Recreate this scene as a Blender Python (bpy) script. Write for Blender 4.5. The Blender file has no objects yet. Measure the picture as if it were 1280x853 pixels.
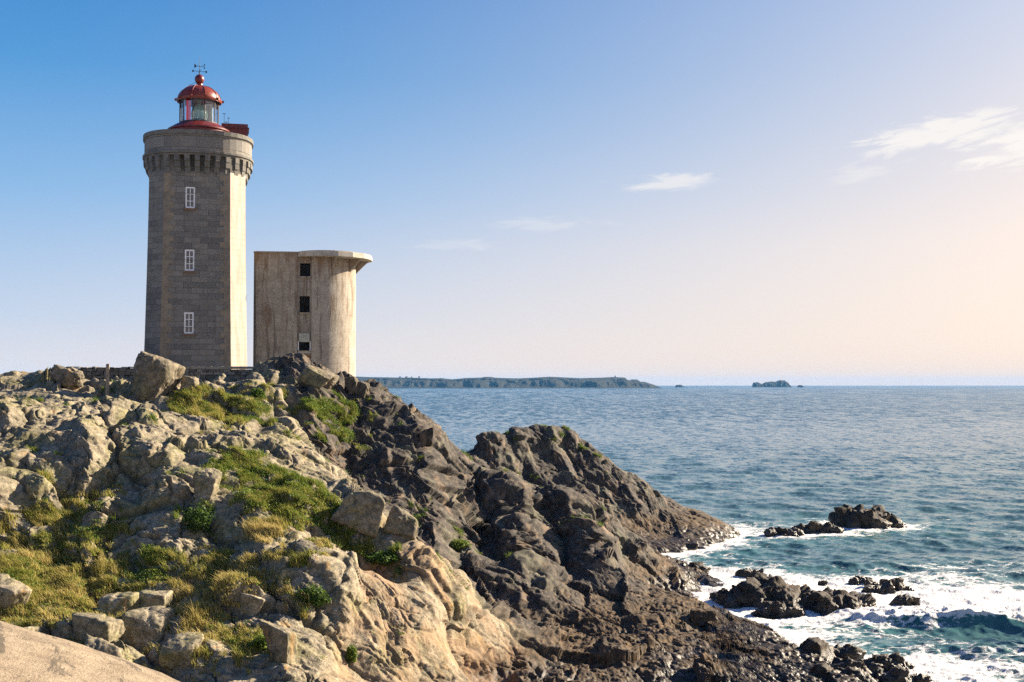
import bpy, bmesh, math, random
import numpy as np
from mathutils import Vector, Matrix, noise as mnoise

rng = np.random.default_rng(7)
random.seed(7)
PI = math.pi
sc = bpy.context.scene
col = sc.collection
F32 = np.float32

# ------------------------------------------------------------------ camera
FPX = 1500.0                     # focal length in photo pixels (1280 wide)
CAMZ = 18.0                      # eye height above the sea
HOR = 480.3
PITCH = math.atan((HOR - 426.5) / FPX)
cam_d = bpy.data.cameras.new('camera'); cam = bpy.data.objects.new('camera', cam_d); col.objects.link(cam)
cam_d.sensor_width = 36.0; cam_d.lens = 36.0 * FPX / 1280.0
cam_d.clip_start = 0.1; cam_d.clip_end = 90000
cam.location = (0, 0, CAMZ); cam.rotation_euler = (PI / 2 + PITCH, 0, 0)
sc.camera = cam
CP, SP = math.cos(PITCH), math.sin(PITCH)

def at(u, v, Y):
    """world point at forward distance Y on the ray of photo pixel (u, v)"""
    a = (u - 640.0) / FPX; b = (426.5 - v) / FPX
    fy = CP - b * SP; fz = SP + b * CP
    k = Y / fy
    return (a * k, Y, CAMZ + fz * k)

def project(x, y, z):
    z = z - CAMZ
    d = y * CP + z * SP
    h = -y * SP + z * CP
    return 640 + FPX * x / d, 426.5 - FPX * h / d, d

# ------------------------------------------------------------------ numpy noise
def hash3(ix, iy, iz, seed):
    u = np.uint32
    h = ix.astype(u) * u(374761393) + iy.astype(u) * u(668265263) + iz.astype(u) * u(2246822519) + u(seed * 974711)
    h = (h ^ (h >> u(13))) * u(1274126177)
    h = (h ^ (h >> u(16))) * u(2246822519)
    return h ^ (h >> u(15))

_tab = {}
def _table(seed):
    if seed not in _tab:
        r = np.random.default_rng(seed + 1000)
        p = r.permutation(256); g = r.normal(size=(256, 3)); g /= np.linalg.norm(g, axis=1)[:, None]
        _tab[seed] = (np.concatenate([p, p, p]).astype(np.int32), g.astype(F32) * 1.6)
    return _tab[seed]

def perlin(P, seed=0):
    p, g = _table(seed)
    I = np.floor(P).astype(np.int32); Fr = (P - I).astype(F32); I &= 255
    W = Fr * Fr * Fr * (Fr * (Fr * 6 - 15) + 10)
    out = 0
    for dx in (0, 1):
        wx = W[:, 0] if dx else 1 - W[:, 0]
        a = p[I[:, 0] + dx]
        for dy in (0, 1):
            wy = wx * (W[:, 1] if dy else 1 - W[:, 1])
            b = p[a + I[:, 1] + dy]
            for dz in (0, 1):
                w = wy * (W[:, 2] if dz else 1 - W[:, 2])
                q = g[p[b + I[:, 2] + dz]]
                out = out + w * (q[:, 0] * (Fr[:, 0] - dx) + q[:, 1] * (Fr[:, 1] - dy) + q[:, 2] * (Fr[:, 2] - dz))
    return out

def fbm(P, octaves=4, seed=0, gain=0.5, lac=2.03, ridged=False):
    s = 0; a = 1.0; t = 0
    for o in range(octaves):
        n = perlin(P * lac ** o, seed + o * 17)
        s = s + a * ((1 - 2 * np.abs(n)) if ridged else n); t += a; a *= gain
    return s / t

def voronoi(P, seed=0, jit=0.9):
    """F1, F2, three random numbers per cell, offset from the cell point"""
    n = len(P); I = np.floor(P).astype(np.int32); Fr = (P - I).astype(F32)
    f1 = np.full(n, 9, F32); f2 = np.full(n, 9, F32); idh = np.zeros(n, np.uint32); off = np.zeros((n, 3), F32)
    for dx in (-1, 0, 1):
        for dy in (-1, 0, 1):
            for dz in (-1, 0, 1):
                h = hash3(I[:, 0] + dx, I[:, 1] + dy, I[:, 2] + dz, seed)
                ox = Fr[:, 0] - dx - 0.5 - jit * ((h & 1023).astype(F32) / 1023 - 0.5)
                oy = Fr[:, 1] - dy - 0.5 - jit * (((h >> 10) & 1023).astype(F32) / 1023 - 0.5)
                oz = Fr[:, 2] - dz - 0.5 - jit * (((h >> 20) & 1023).astype(F32) / 1023 - 0.5)
                d = ox * ox + oy * oy + oz * oz
                m = d < f1
                f2 = np.where(m, f1, np.minimum(f2, d))
                f1 = np.where(m, d, f1); idh = np.where(m, h, idh)
                off[m, 0] = ox[m]; off[m, 1] = oy[m]; off[m, 2] = oz[m]
    h = idh * np.uint32(2654435761); h = h ^ (h >> np.uint32(14))
    h2 = h * np.uint32(2246822519); h2 = h2 ^ (h2 >> np.uint32(13))
    R = np.stack([(h >> 8 & 4095), (h >> 20), (h2 >> 8 & 4095), (h2 >> 20)], 1).astype(F32) / 4095.0 * 2 - 1
    return np.sqrt(f1), np.sqrt(f2), R, off

def facets(P, seed, tilt=0.6, step=0.35):
    """planar tilted facets, one per voronoi cell: blocky broken rock"""
    f1, f2, R, off = voronoi(P, seed)
    return tilt * (off * R[:, :3]).sum(1) + step * R[:, 3], f2 - f1

def lumps(P, seed, k=1.0, tilt=0.5, off=0.35, box=False, jit=0.9):
    """upper envelope of one bulge (round) or pyramid (box) per cell: a continuous broken rock surface; also how deep the crease is"""
    n = len(P); I = np.floor(P).astype(np.int32); Fr = (P - I).astype(F32)
    a = np.full(n, -9, F32); b = np.full(n, -9, F32)
    Rb = np.array([[0.36, 0.48, -0.8], [-0.8, 0.6, 0], [0.48, 0.64, 0.6]], F32)
    for dx in (-1, 0, 1):
        for dy in (-1, 0, 1):
            for dz in (-1, 0, 1):
                h = hash3(I[:, 0] + dx, I[:, 1] + dy, I[:, 2] + dz, seed)
                ox = Fr[:, 0] - dx - 0.5 - jit * ((h & 1023).astype(F32) / 1023 - 0.5)
                oy = Fr[:, 1] - dy - 0.5 - jit * (((h >> 10) & 1023).astype(F32) / 1023 - 0.5)
                oz = Fr[:, 2] - dz - 0.5 - jit * (((h >> 20) & 1023).astype(F32) / 1023 - 0.5)
                g = h * np.uint32(2654435761); g = g ^ (g >> np.uint32(15))
                t1 = (g & 255).astype(F32) / 127.5 - 1; t2 = ((g >> 8) & 255).astype(F32) / 127.5 - 1; t3 = ((g >> 16) & 255).astype(F32) / 127.5 - 1; t4 = ((g >> 24) & 255).astype(F32) / 127.5 - 1
                if box:
                    d = np.maximum(np.maximum(np.abs(Rb[0, 0] * ox + Rb[0, 1] * oy + Rb[0, 2] * oz), np.abs(Rb[1, 0] * ox + Rb[1, 1] * oy)), np.abs(Rb[2, 0] * ox + Rb[2, 1] * oy + Rb[2, 2] * oz))
                    d = np.maximum(d - 0.12, 0)
                else: d = (ox * ox + oy * oy + oz * oz)
                v = off * t4 + tilt * (ox * t1 + oy * t2 + oz * t3) - k * d
                b = np.maximum(b, np.minimum(a, v)); a = np.maximum(a, v)
    return a, a - b

def smooth(x, a, b):
    t = np.clip((x - a) / (b - a), 0, 1); return t * t * (3 - 2 * t)

# ------------------------------------------------------------------ scene helpers
def mesh_from(name, V, faces=None, quads=None, tris=None, smooth_sh=False):
    me = bpy.data.meshes.new(name)
    if faces is not None:
        me.from_pydata([tuple(v) for v in V], [], faces)
    else:
        V = np.ascontiguousarray(V, dtype=F32)
        me.vertices.add(len(V)); me.vertices.foreach_set('co', V.ravel())
        parts = [(q, k) for q, k in ((quads, 4), (tris, 3)) if q is not None and len(q)]
        nl = sum(q.size for q, k in parts); nf = sum(len(q) for q, k in parts)
        me.loops.add(nl); me.polygons.add(nf)
        me.loops.foreach_set('vertex_index', np.concatenate([q.ravel() for q, k in parts]).astype(np.int32))
        ls = []; base = 0
        for q, k in parts:
            ls.append(base + np.arange(len(q)) * k); base += q.size
        me.polygons.foreach_set('loop_start', np.concatenate(ls).astype(np.int32))
        me.update(calc_edges=True); me.validate()
    if smooth_sh:
        me.polygons.foreach_set('use_smooth', np.ones(len(me.polygons), bool))
    me.update()
    return me

def fattr(me, name, arr):
    a = me.attributes.new(name, 'FLOAT', 'POINT'); a.data.foreach_set('value', np.ascontiguousarray(arr, dtype=F32))

def link(name, me, mat=None, parent=None, label=None, cat=None, group=None, kind=None, loc=None):
    o = bpy.data.objects.new(name, me); col.objects.link(o)
    if mat is not None and me is not None:
        me.materials.append(mat)
    if parent is not None: o.parent = parent
    if loc is not None: o.location = loc
    tag(o, label, cat, group, kind)
    return o

def tag(o, label=None, cat=None, group=None, kind=None):
    if label: o['label'] = label
    if cat: o['category'] = cat
    if group: o['group'] = group
    if kind: o['kind'] = kind

def empty(name, loc, rotz=0, **k):
    o = bpy.data.objects.new(name, None); col.objects.link(o)
    o.location = loc; o.rotation_euler = (0, 0, rotz); o.empty_display_size = 0.3
    tag(o, **k); return o

class MB:
    """collects simple solids into one mesh"""
    def __init__(s): s.v = []; s.f = []
    def add(s, vs, fs):
        b = len(s.v); s.v += [tuple(v) for v in vs]; s.f += [tuple(i + b for i in f) for f in fs]; return s
    def box(s, c, d, rz=0.0, taper=1.0, jit=0.0):
        x, y, z = d[0] / 2, d[1] / 2, d[2] / 2; cs, sn = math.cos(rz), math.sin(rz)
        vs = []
        for k in (-1, 1):
            t = taper if k > 0 else 1
            for a, b in ((-1, -1), (1, -1), (1, 1), (-1, 1)):
                px, py = a * x * t, b * y * t
                j = [random.uniform(-jit, jit) for _ in range(3)] if jit else (0, 0, 0)
                vs.append((c[0] + px * cs - py * sn + j[0], c[1] + px * sn + py * cs + j[1], c[2] + k * z + j[2]))
        return s.add(vs, [(3, 2, 1, 0), (4, 5, 6, 7), (0, 1, 5, 4), (1, 2, 6, 5), (2, 3, 7, 6), (3, 0, 4, 7)])
    def lathe(s, prof, n=32, c=(0, 0), caps=True):
        vs = []; fs = []
        for r, z in prof:
            for i in range(n):
                a = 2 * PI * i / n; vs.append((c[0] + r * math.cos(a), c[1] + r * math.sin(a), z))
        m = len(prof)
        for j in range(m - 1):
            for i in range(n):
                k = (i + 1) % n; fs.append((j * n + i, j * n + k, (j + 1) * n + k, (j + 1) * n + i))
        if caps:
            fs.append(tuple(reversed(range(n)))); fs.append(tuple((m - 1) * n + i for i in range(n)))
        return s.add(vs, fs)
    def tube(s, p, q, r, n=8, r2=None):
        p, q = Vector(p), Vector(q); d = (q - p).normalized(); a = d.orthogonal().normalized(); b = d.cross(a)
        r2 = r if r2 is None else r2
        vs = [p + (a * math.cos(2 * PI * i / n) + b * math.sin(2 * PI * i / n)) * r for i in range(n)]
        vs += [q + (a * math.cos(2 * PI * i / n) + b * math.sin(2 * PI * i / n)) * r2 for i in range(n)]
        return s.add(vs, [(i, (i + 1) % n, n + (i + 1) % n, n + i) for i in range(n)] + [tuple(reversed(range(n))), tuple(range(n, 2 * n))])
    def prism(s, poly, z0, z1, poly2=None, cap=True):
        n = len(poly); p2 = poly2 or poly
        vs = [(x, y, z0) for x, y in poly] + [(x, y, z1) for x, y in p2]
        fs = [(i, (i + 1) % n, n + (i + 1) % n, n + i) for i in range(n)]
        if cap: fs += [tuple(reversed(range(n))), tuple(range(n, 2 * n))]
        return s.add(vs, fs)
    def build(s, name, mat, parent=None, sm=False, bevel=0.0, **k):
        me = bpy.data.meshes.new(name); me.from_pydata(s.v, [], s.f)
        bm = bmesh.new(); bm.from_mesh(me); bmesh.ops.recalc_face_normals(bm, faces=bm.faces[:])
        bm.to_mesh(me); bm.free()
        if sm:
            me.polygons.foreach_set('use_smooth', np.ones(len(me.polygons), bool))
            if hasattr(me, 'set_sharp_from_angle'): me.set_sharp_from_angle(angle=math.radians(sm if sm is not True else 40))
        o = link(name, me, mat, parent, **k)
        if bevel:
            b = o.modifiers.new('bevel', 'BEVEL'); b.width = bevel; b.segments = 2; b.limit_method = 'ANGLE'
        return o

# ------------------------------------------------------------------ material helpers
class N:
    def __init__(s, name):
        s.m = bpy.data.materials.new(name); s.m.use_nodes = True; s.t = s.m.node_tree; s.t.nodes.clear()
        s.out = s.new('ShaderNodeOutputMaterial')
    def new(s, typ, **k):
        n = s.t.nodes.new(typ)
        for a, b in k.items(): setattr(n, a, b)
        return n
    def lk(s, a, b): s.t.links.new(a, b)
    def set(s, sock, v):
        if isinstance(v, bpy.types.NodeSocket): s.lk(v, sock)
        else:
            if sock.type == 'RGBA' and len(v) == 3: v = (*v, 1)
            sock.default_value = v
    def coord(s, kind='Object'): return s.new('ShaderNodeTexCoord').outputs[kind]
    def pos(s): return s.new('ShaderNodeNewGeometry').outputs['Position']
    def attr(s, name): return s.new('ShaderNodeAttribute', attribute_name=name).outputs['Fac']
    def mapping(s, vec, scale=(1, 1, 1), rot=(0, 0, 0), loc=(0, 0, 0)):
        n = s.new('ShaderNodeMapping'); s.lk(vec, n.inputs['Vector']); n.inputs['Scale'].default_value = scale
        n.inputs['Rotation'].default_value = rot; n.inputs['Location'].default_value = loc; return n.outputs[0]
    def noise(s, vec, scale, detail=6, rough=0.6, dist=0.0):
        n = s.new('ShaderNodeTexNoise'); s.lk(vec, n.inputs['Vector']); n.inputs['Scale'].default_value = scale
        n.inputs['Detail'].default_value = detail; n.inputs['Roughness'].default_value = rough; n.inputs['Distortion'].default_value = dist
        return n.outputs['Fac']
    def voro(s, vec, scale, feature='F1', out='Distance'):
        n = s.new('ShaderNodeTexVoronoi', feature=feature); s.lk(vec, n.inputs['Vector']); n.inputs['Scale'].default_value = scale
        return n.outputs[out]
    def ramp(s, fac, stops, interp='LINEAR'):
        n = s.new('ShaderNodeValToRGB'); s.set(n.inputs[0], fac); r = n.color_ramp; r.interpolation = interp
        while len(r.elements) < len(stops): r.elements.new(0.5)
        for e, (p, c) in zip(r.elements, stops):
            e.position = p; e.color = (c, c, c, 1) if isinstance(c, (int, float)) else (*c, 1)
        return n.outputs[0]
    def mix(s, fac, a, b, mode='MIX'):
        n = s.new('ShaderNodeMix', data_type='RGBA', blend_type=mode); s.set(n.inputs[0], fac); s.set(n.inputs[6], a); s.set(n.inputs[7], b)
        return n.outputs[2]
    def math(s, op, a, b=0.0, clamp=False):
        n = s.new('ShaderNodeMath', operation=op, use_clamp=clamp); s.set(n.inputs[0], a); s.set(n.inputs[1], b); return n.outputs[0]
    def mr(s, v, a, b, c=0.0, d=1.0, kind='SMOOTHSTEP'):
        n = s.new('ShaderNodeMapRange', interpolation_type=kind); s.set(n.inputs[0], v)
        for i, x in zip((1, 2, 3, 4), (a, b, c, d)): n.inputs[i].default_value = x
        return n.outputs[0]
    def bump(s, h, strength=0.5, dist=0.05, normal=None):
        n = s.new('ShaderNodeBump'); s.lk(h, n.inputs['Height']); n.inputs['Strength'].default_value = strength; n.inputs['Distance'].default_value = dist
        if normal is not None: s.lk(normal, n.inputs['Normal'])
        return n.outputs[0]
    def sep(s, vec):
        n = s.new('ShaderNodeSeparateXYZ'); s.lk(vec, n.inputs[0]); return n.outputs
    def bsdf(s, color, rough=0.8, normal=None, spec=0.3, metal=0.0, **k):
        n = s.new('ShaderNodeBsdfPrincipled'); s.set(n.inputs['Base Color'], color); s.set(n.inputs['Roughness'], rough)
        s.set(n.inputs['Specular IOR Level'], spec); s.set(n.inputs['Metallic'], metal)
        if normal is not None: s.lk(normal, n.inputs['Normal'])
        for a, b in k.items(): s.set(n.inputs[a], b)
        s.lk(n.outputs[0], s.out.inputs[0]); return n
# ------------------------------------------------------------------ headland: control points (photo pixel, distance, darkness) -> world
CTRL = []
def cps(dark, *pts):
    for u, v, Y in pts: CTRL.append((*at(u, v, Y), dark))
def cpw(dark, *pts):
    for p in pts: CTRL.append((*p, dark))
# pale slope in front: benches of grass with steep rock faces between them
cps(0, (-60,850,55),(60,850,55.5),(150,850,56),(250,850,57),(350,850,57.5),(415,850,58),
    (0,800,58.5),(120,800,59),(240,800,60),(340,800,60),(415,800,60.5),
    (0,755,62),(120,752,62.5),(240,752,63),(350,750,62.5),(420,750,63),
    (0,705,66),(100,697,66.5),(200,705,65),(320,700,66),(400,700,66.5),
    (432,850,60),(436,800,62),(442,750,64.5),(460,708,67),
    (456,850,68.5),(459,790,69.5),(465,735,70.3),(500,697,70.8),
    (524,850,63),(530,795,64.8),(536,735,67.5),(540,692,69.8),
    (570,850,68),(574,780,70),(566,730,70.8),(604,850,69.7),(602,795,71.2),(618,792,72.3),(650,828,71.6),(640,850,70.5),
    (30,690,68.2),(90,690,68.2),(140,690,67.8),(200,690,67),(245,692,68),(280,696,67.5),
    (30,602,70.0),(70,596,70.4),(135,606,69.6),(205,592,70.6),(250,640,69.5),(296,632,70.4),
    (98,650,71.2),(172,650,71.0),(30,575,74),(100,572,74.5),(170,575,74.5),(230,575,76),(300,595,75),(370,604,77.5),(412,607,78.5),
    (300,668,69),(380,655,71.5),(450,655,73),(500,660,73),
    (0,545,77),(60,538,78.4),(130,540,79),(200,540,80.5),(280,552,81.5),(340,570,81.5),(388,590,80.5),
    (0,528,78.5),(60,524,80),(0,512,84.5),(100,512,86),(200,517,88),(270,518,91),(270,530,87.5),
    (330,482,97),(350,520,93),(372,562,87.5),(385,580,85),(320,540,86.5),
    (0,490,91.5),(90,491,94),(140,493,97),(200,497,97.5),(260,492,98),(310,484,99.5),
    (-60,480,97),(0,480,97),(40,481,97),(80,482,99),
    (100,489,103),(160,492,103),(215,494,102.5),(265,493,102.5),(318,490,102.5))
cpw(0, (-30,108,18.6),(-36,112,18.6),(-25,112,18.6),(-30,122,18.6),(-23,122,18),(-20,128,17.5),(-42,106,18.2),
    (-48,118,14),(-60,120,12),(-48,140,9),(-70,112,13),(-60,68,13),(-70,85,16),(-50,50,5))
cps(0.6, (345,457,103.5),(375,461,104),(326,468,102.5),(398,470,104),(415,476,105),(440,482,106))
cpw(0.6, (-15.6,119,16.5),(-17,126,16))
# gully and dark cliff behind it
cps(1, (398,522,97),(420,508,100),(425,530,97.5),(412,600,92.5),(450,500,102.5),(440,545,97.5),(440,618,91),(480,540,99.5),(520,565,100),(475,585,96),
    (500,608,94.5),(520,650,91),(540,690,88),(560,725,86),
    (470,503,107),(500,520,107),(540,548,105.5),(560,570,104.5),(600,604,102.5),(620,610,102),
    (650,614,101),(700,624,105),(720,634,106),(750,652,106),(775,682,107),(795,692,109),(820,703,117),
    (548,578,101.5),(570,640,94),(583,690,88.5),(600,738,85),(572,582,106),(594,640,101),(606,690,95.5),(617,735,91),
    (625,617,100),(642,650,95),(656,700,90),(662,742,87),(655,622,104.5),(672,660,101),(682,700,97.5),(690,742,93),
    (712,632,102.5),(725,670,98),(738,720,93.5),(745,752,90),(738,648,107),(754,690,103),(768,735,98),
    (620,790,79.5),(660,790,81.5),(700,792,83),(760,792,83.5),(580,775,80),(620,825,72),(660,850,69.5),(760,850,71.5),(850,848,72.5),(800,740,97),(800,785,83.5),
    (900,825,77),(850,800,83),(960,835,75.5),(835,738,103.5))
WL = [(820,702),(842,740),(868,770),(915,790),(955,802),(1020,826),(1062,850)]
for u, v in WL:
    Y = CAMZ * FPX / (v - HOR); x, y, z = at(u, v, Y); CTRL.append((x, y, 0.15, 1)); CTRL.append((x + 3.5, y + 1.5, -1.6, 1)); CTRL.append((x + 9, y + 4, -3.5, 1))
# far knoll
cps(1, (578,572,138),(600,548,142),(640,538,145),(668,537,147),(700,536,147),(730,551,147),(770,588,148),(800,603,148),(830,628,148),(870,643,148),(905,657,147),
    (650,592,139.5),(720,630,138.5),(780,660,137.5),(820,674,137),(640,602,138),(690,590,142.5),(760,620,142),(820,652,142),(600,600,136),
    (660,560,143.5),(720,570,145),(740,640,137.5))
for u, v in [(800,690),(830,689),(862,683),(890,674),(916,666)]:
    Y = CAMZ * FPX / (v - HOR); x, y, z = at(u, v, Y); CTRL.append((x, y, 0.1, 1)); CTRL.append((x + 3, y - 3, -2, 1))
cpw(1, (-2,110,5),(2,112,3.5),(-6,116,6),(-8,125,3),(-4,122,3),(3,118,2.5),(8,118,1.5),(-11,116,10),
    (26.5,149,-1),(30,150,-4),(18,154,-2),(8,157,-3),(-4,153,-3),(-12,142,-3),(-18,140,2))
cpw(1, (22,125,-4),(30,110,-5),(30,90,-5),(34,75,-5),(30,60,-5),(15,52,-3),(45,120,-5),(45,100,-5),(60,80,-5),(50,170,-5),(-10,165,-4),(-30,160,-2),(-60,160,-2),
    (0,175,-5),(20,170,-5),(34,140,-5),(5,55,-1),(10,35,0),(20,30,-3),(30,40,-5),(60,150,-6),(60,40,-6))
# ledge the photographer stands on
cpw(0, (0,0,16.2),(-6,0,16.2),(6,0,15.8),(0,7,14.6),(-5,7,15.3),(-8,15,12),(0,15,11),(8,15,9),(-8,24,7.5),(0,24,6),(8,24,3.5),(-25,42,3.5),(-12,42,2.5),(0,42,1.5),(20,15,2),(20,5,7),
    (-20,10,15),(-30,20,12),(-25,33,5),(0,32,3),(0,-8,16.5),(-15,-8,17),(15,-8,14),(40,0,0),(40,15,-4),(-45,0,17),(-45,25,11))
CTRL = np.array(CTRL)

GX0, GY0, GS = -130.0, -10.0, 0.4
gx = np.arange(GX0, 75, GS); gy = np.arange(GY0, 185, GS)
_d = np.linalg.norm(CTRL[:, None, :2] - CTRL[None, :, :2], axis=2)
_A = np.zeros((len(CTRL) + 1,) * 2); _A[:-1, :-1] = _d - np.eye(len(CTRL)) * 0.25; _A[-1, :-1] = _A[:-1, -1] = 1
_w = np.linalg.solve(_A, np.vstack([CTRL[:, 2:4], [[0, 0]]]))
GXX, GYY = np.meshgrid(gx, gy, indexing='ij')
HB = np.full(GXX.shape, _w[-1, 0]); DK = np.full(GXX.shape, _w[-1, 1])
for (cx, cy, _, _), w in zip(CTRL, _w[:-1]):
    r = np.hypot(GXX - cx, GYY - cy); HB += w[0] * r; DK += w[1] * r
def blur(A, n):
    for _ in range(n):
        B = np.pad(A, 1, mode='edge')
        A = (B[:-2, 1:-1] + B[2:, 1:-1] + B[1:-1, :-2] + B[1:-1, 2:] + 2 * A) / 6
    return A
HB = blur(HB, 2); DK = np.clip(blur(DK, 4), 0, 1)
def samp(G, x, y):
    fx = np.clip((x - GX0) / GS, 0, len(gx) - 1.001); fy = np.clip((y - GY0) / GS, 0, len(gy) - 1.001)
    i = fx.astype(int); j = fy.astype(int); a = fx - i; b = fy - j
    return (G[i, j] * (1 - a) * (1 - b) + G[i + 1, j] * a * (1 - b) + G[i, j + 1] * (1 - a) * b + G[i + 1, j + 1] * a * b)

# mesh: columns fan out from the viewpoint's plan position, rows follow the slope so that cliffs get as many faces as flats
US = np.concatenate([np.arange(-900, -60, 9.0), np.arange(-60, 1180, 1.2), np.arange(1180, 1700, 10.0)])
NR = 1250
Yf = np.geomspace(2.0, 182.0, 2600)
tu = (US - 640) / FPX
XX = tu[:, None] * Yf[None, :]
ZZ = samp(HB, XX, np.broadcast_to(Yf, XX.shape))
dv = np.diff(ZZ, axis=1); dY = np.diff(Yf)[None, :]; Ym = 0.5 * (Yf[1:] + Yf[:-1])[None, :]; Zm = 0.5 * (ZZ[:, 1:] + ZZ[:, :-1])
metric = np.sqrt((dv / Ym) ** 2 + (0.30 * dY / Ym) ** 2)
vis = smooth((CAMZ - Zm) / Ym, 0.33, 0.27)                     # out of frame below: coarse
metric *= 0.05 + 0.95 * vis
metric *= 0.15 + 0.85 * smooth(Zm, -2.5, -1.0)                  # sea bed: coarse
cum = np.concatenate([np.zeros((len(US), 1)), np.cumsum(metric, 1)], 1)
cum = cum / cum[:, -1:]
k = np.ones(9) / 9
pad = np.pad(cum, ((4, 4), (0, 0)), mode='edge')
cum = sum(pad[i:i + len(US)] for i in range(9)) / 9
TY = np.stack([np.interp(np.linspace(0, 1, NR), cum[i], Yf) for i in range(len(US))])
TX = tu[:, None] * TY
TZ = samp(HB, TX, TY); TD = samp(DK, TX, TY)
SHP = TX.shape
P = np.stack([TX, TY, TZ], -1).astype(F32)
def grid_normals(P):
    a = np.gradient(P, axis=0); b = np.gradient(P, axis=1)
    n = np.cross(a, b); n /= np.linalg.norm(n, axis=2, keepdims=True) + 1e-9
    n *= np.where(n[..., 2:] < 0, -1, 1); return n
# base normals from the smooth height grid
gz_x = np.gradient(blur(HB, 6), GS, axis=0); gz_y = np.gradient(blur(HB, 6), GS, axis=1)
nb = np.stack([-samp(gz_x, TX, TY), -samp(gz_y, TX, TY), np.ones(SHP)], -1)
nb /= np.linalg.norm(nb, axis=2, keepdims=True)
Q = P.reshape(-1, 3); nbf = nb.reshape(-1, 3).astype(F32); dk = TD.reshape(-1).astype(F32)
dk = smooth(dk + 0.25 * fbm(Q * 0.35, 3, 5), 0.30, 0.62)

def frame(d, s):
    """coordinates stretched along direction d (cells become s times longer that way)"""
    d = np.array(d, float); d /= np.linalg.norm(d)
    return (np.eye(3) - np.outer(d, d) * (1 - 1 / s)).astype(F32)
warp = np.stack([fbm(Q * 0.22, 3, 11), fbm(Q * 0.22, 3, 12), fbm(Q * 0.22, 3, 13)], 1)
warp2 = np.stack([fbm(Q * 1.1, 3, 21), fbm(Q * 1.1, 3, 22), fbm(Q * 1.1, 3, 23)], 1)
MA = frame((0.80, -0.40, -0.38), 2.2); MBk = frame((0.42, -0.32, -0.85), 2.2)
# pale rock: rounded joint blocks parted by dark cracks, some smooth, some shattered
QA = (Q + 1.3 * warp + 0.2 * warp2) @ MA
a1, ca = lumps(QA / 5.2, 101, 0.85, 0.55, 0.42)
a2, ca2 = lumps(((Q + 1.3 * warp + 0.12 * warp2) @ frame((0.86, -0.35, -0.37), 3.2)) / 1.9, 102, 1.1, 0.85, 0.42, True)
a3, ca3 = lumps((Q @ MA + 0.3 * warp2) / 0.62, 103, 0.8, 0.6, 0.3, True)
a0, ca0 = lumps((QA + 3 * warp) / 2.6, 104, 0.8, 0.7, 0.35, True)
rough_ = smooth(fbm(Q * 0.21 + 9, 3, 44), -0.18, 0.28)
strata = fbm((Q + 0.3 * warp2) @ frame((0.85, -0.3, -0.45), 7.0) * 2.2, 3, 46, ridged=True)
fa = a1; fa2 = a2
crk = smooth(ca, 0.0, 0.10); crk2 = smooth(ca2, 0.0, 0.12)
gate = np.ones_like(crk)
jn1 = np.abs(perlin(QA / 3.4 + 0.15 * warp2, 81)); jn2 = np.abs(perlin((Q + 0.8 * warp) @ frame((0.3, 0.2, -0.9), 2.5) / 2.2, 82)); jn3 = np.abs(perlin(QA / 1.2, 83))
joint = np.maximum(np.exp(-jn1 / 0.035), np.exp(-jn2 / 0.035)); joint3 = np.exp(-jn3 / 0.05) * rough_
dA = 1.6 * (a1 + 0.25) + (0.30 + 0.60 * rough_) * (a2 + 0.25) + (0.22 + 0.50 * rough_) * (a0 + .2) + (0.05 + 0.20 * rough_) * (a3 + 0.2) + 0.22 * fbm(Q * 0.45, 3, 31) + 0.10 * strata
dA += -0.45 * (1 - crk) - 0.16 * (1 - crk2) * rough_ - 0.38 * joint - 0.12 * joint3
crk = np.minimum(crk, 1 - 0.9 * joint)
# dark rock: steep tilted blades and broken faces
QB = (Q + 1.1 * warp + 0.12 * warp2) @ MBk
b1, cb = lumps(QB / 4.6, 201, 1.5, 1.15, 0.45, True)
b2, cb2 = lumps((QB + 0.3 * warp) / 1.7, 202, 1.3, 1.1, 0.42, True)
b3, cb3 = lumps((Q + 0.2 * warp2) / 0.6, 203, 1.2, 0.9, 0.4, True)
rb_ = smooth(fbm(Q * 0.19 + 4, 3, 47), -0.2, 0.3)
strb = fbm((Q + 0.2 * warp2) @ frame((0.45, -0.3, -0.84), 6.0) * 1.7, 3, 48, ridged=True)
jb = np.exp(-np.abs(perlin(QB / 2.6 + 0.1 * warp2, 84)) / 0.04)
b4, cb4 = lumps((Q + 0.3 * warp) / 2.7, 204, 1.3, 1.1, 0.42, True)
dB = 1.2 * (b1 + 0.12) + (0.25 + 0.45 * rb_) * (b2 + 0.15) + 0.85 * (b4 + .12) + (0.05 + 0.20 * rb_) * (b3 + 0.15) + 0.15 * strb - 0.5 * jb
low = smooth(Q[:, 2], 3.5, 0.5)
dB = dB * (1 - 0.4 * low) + low * 0.20 * fbm(Q * 1.3, 4, 35, ridged=True)
cliff = smooth(Q[:, 0], -9.6, -8.2) * smooth(Q[:, 0], 1.5, -0.5) * smooth(Q[:, 1], 77, 72)     # the clean fresh cliff at the end of the pale slope
dA *= 1 - 0.55 * cliff
dsp = dA * (1 - dk) + dB * dk
fine = 0.07 * fbm(Q * 3.1, 4, 33, gain=0.6) + 0.03 * fbm(Q * 11, 2, 36)
damp = smooth(Q[:, 1], 10, 30)                                   # the near ledge stays smooth
px, py = Q[:, 0], Q[:, 1]
plate = np.exp(-(((px + 30) / 9) ** 2 + ((py - 114) / 9) ** 2) ** 2)   # made ground round the towers
dsp = dsp * (0.15 + 0.85 * damp) * (1 - 0.85 * plate)
def saw(c):
    f = c - np.floor(c); return np.where(f < 0.86, f / 0.86, (1 - f) / 0.14)
cc = Q[:, 0] + 0.42 * Q[:, 2] + 1.5 * warp[:, 0] + 0.25 * warp2[:, 0]
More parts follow.
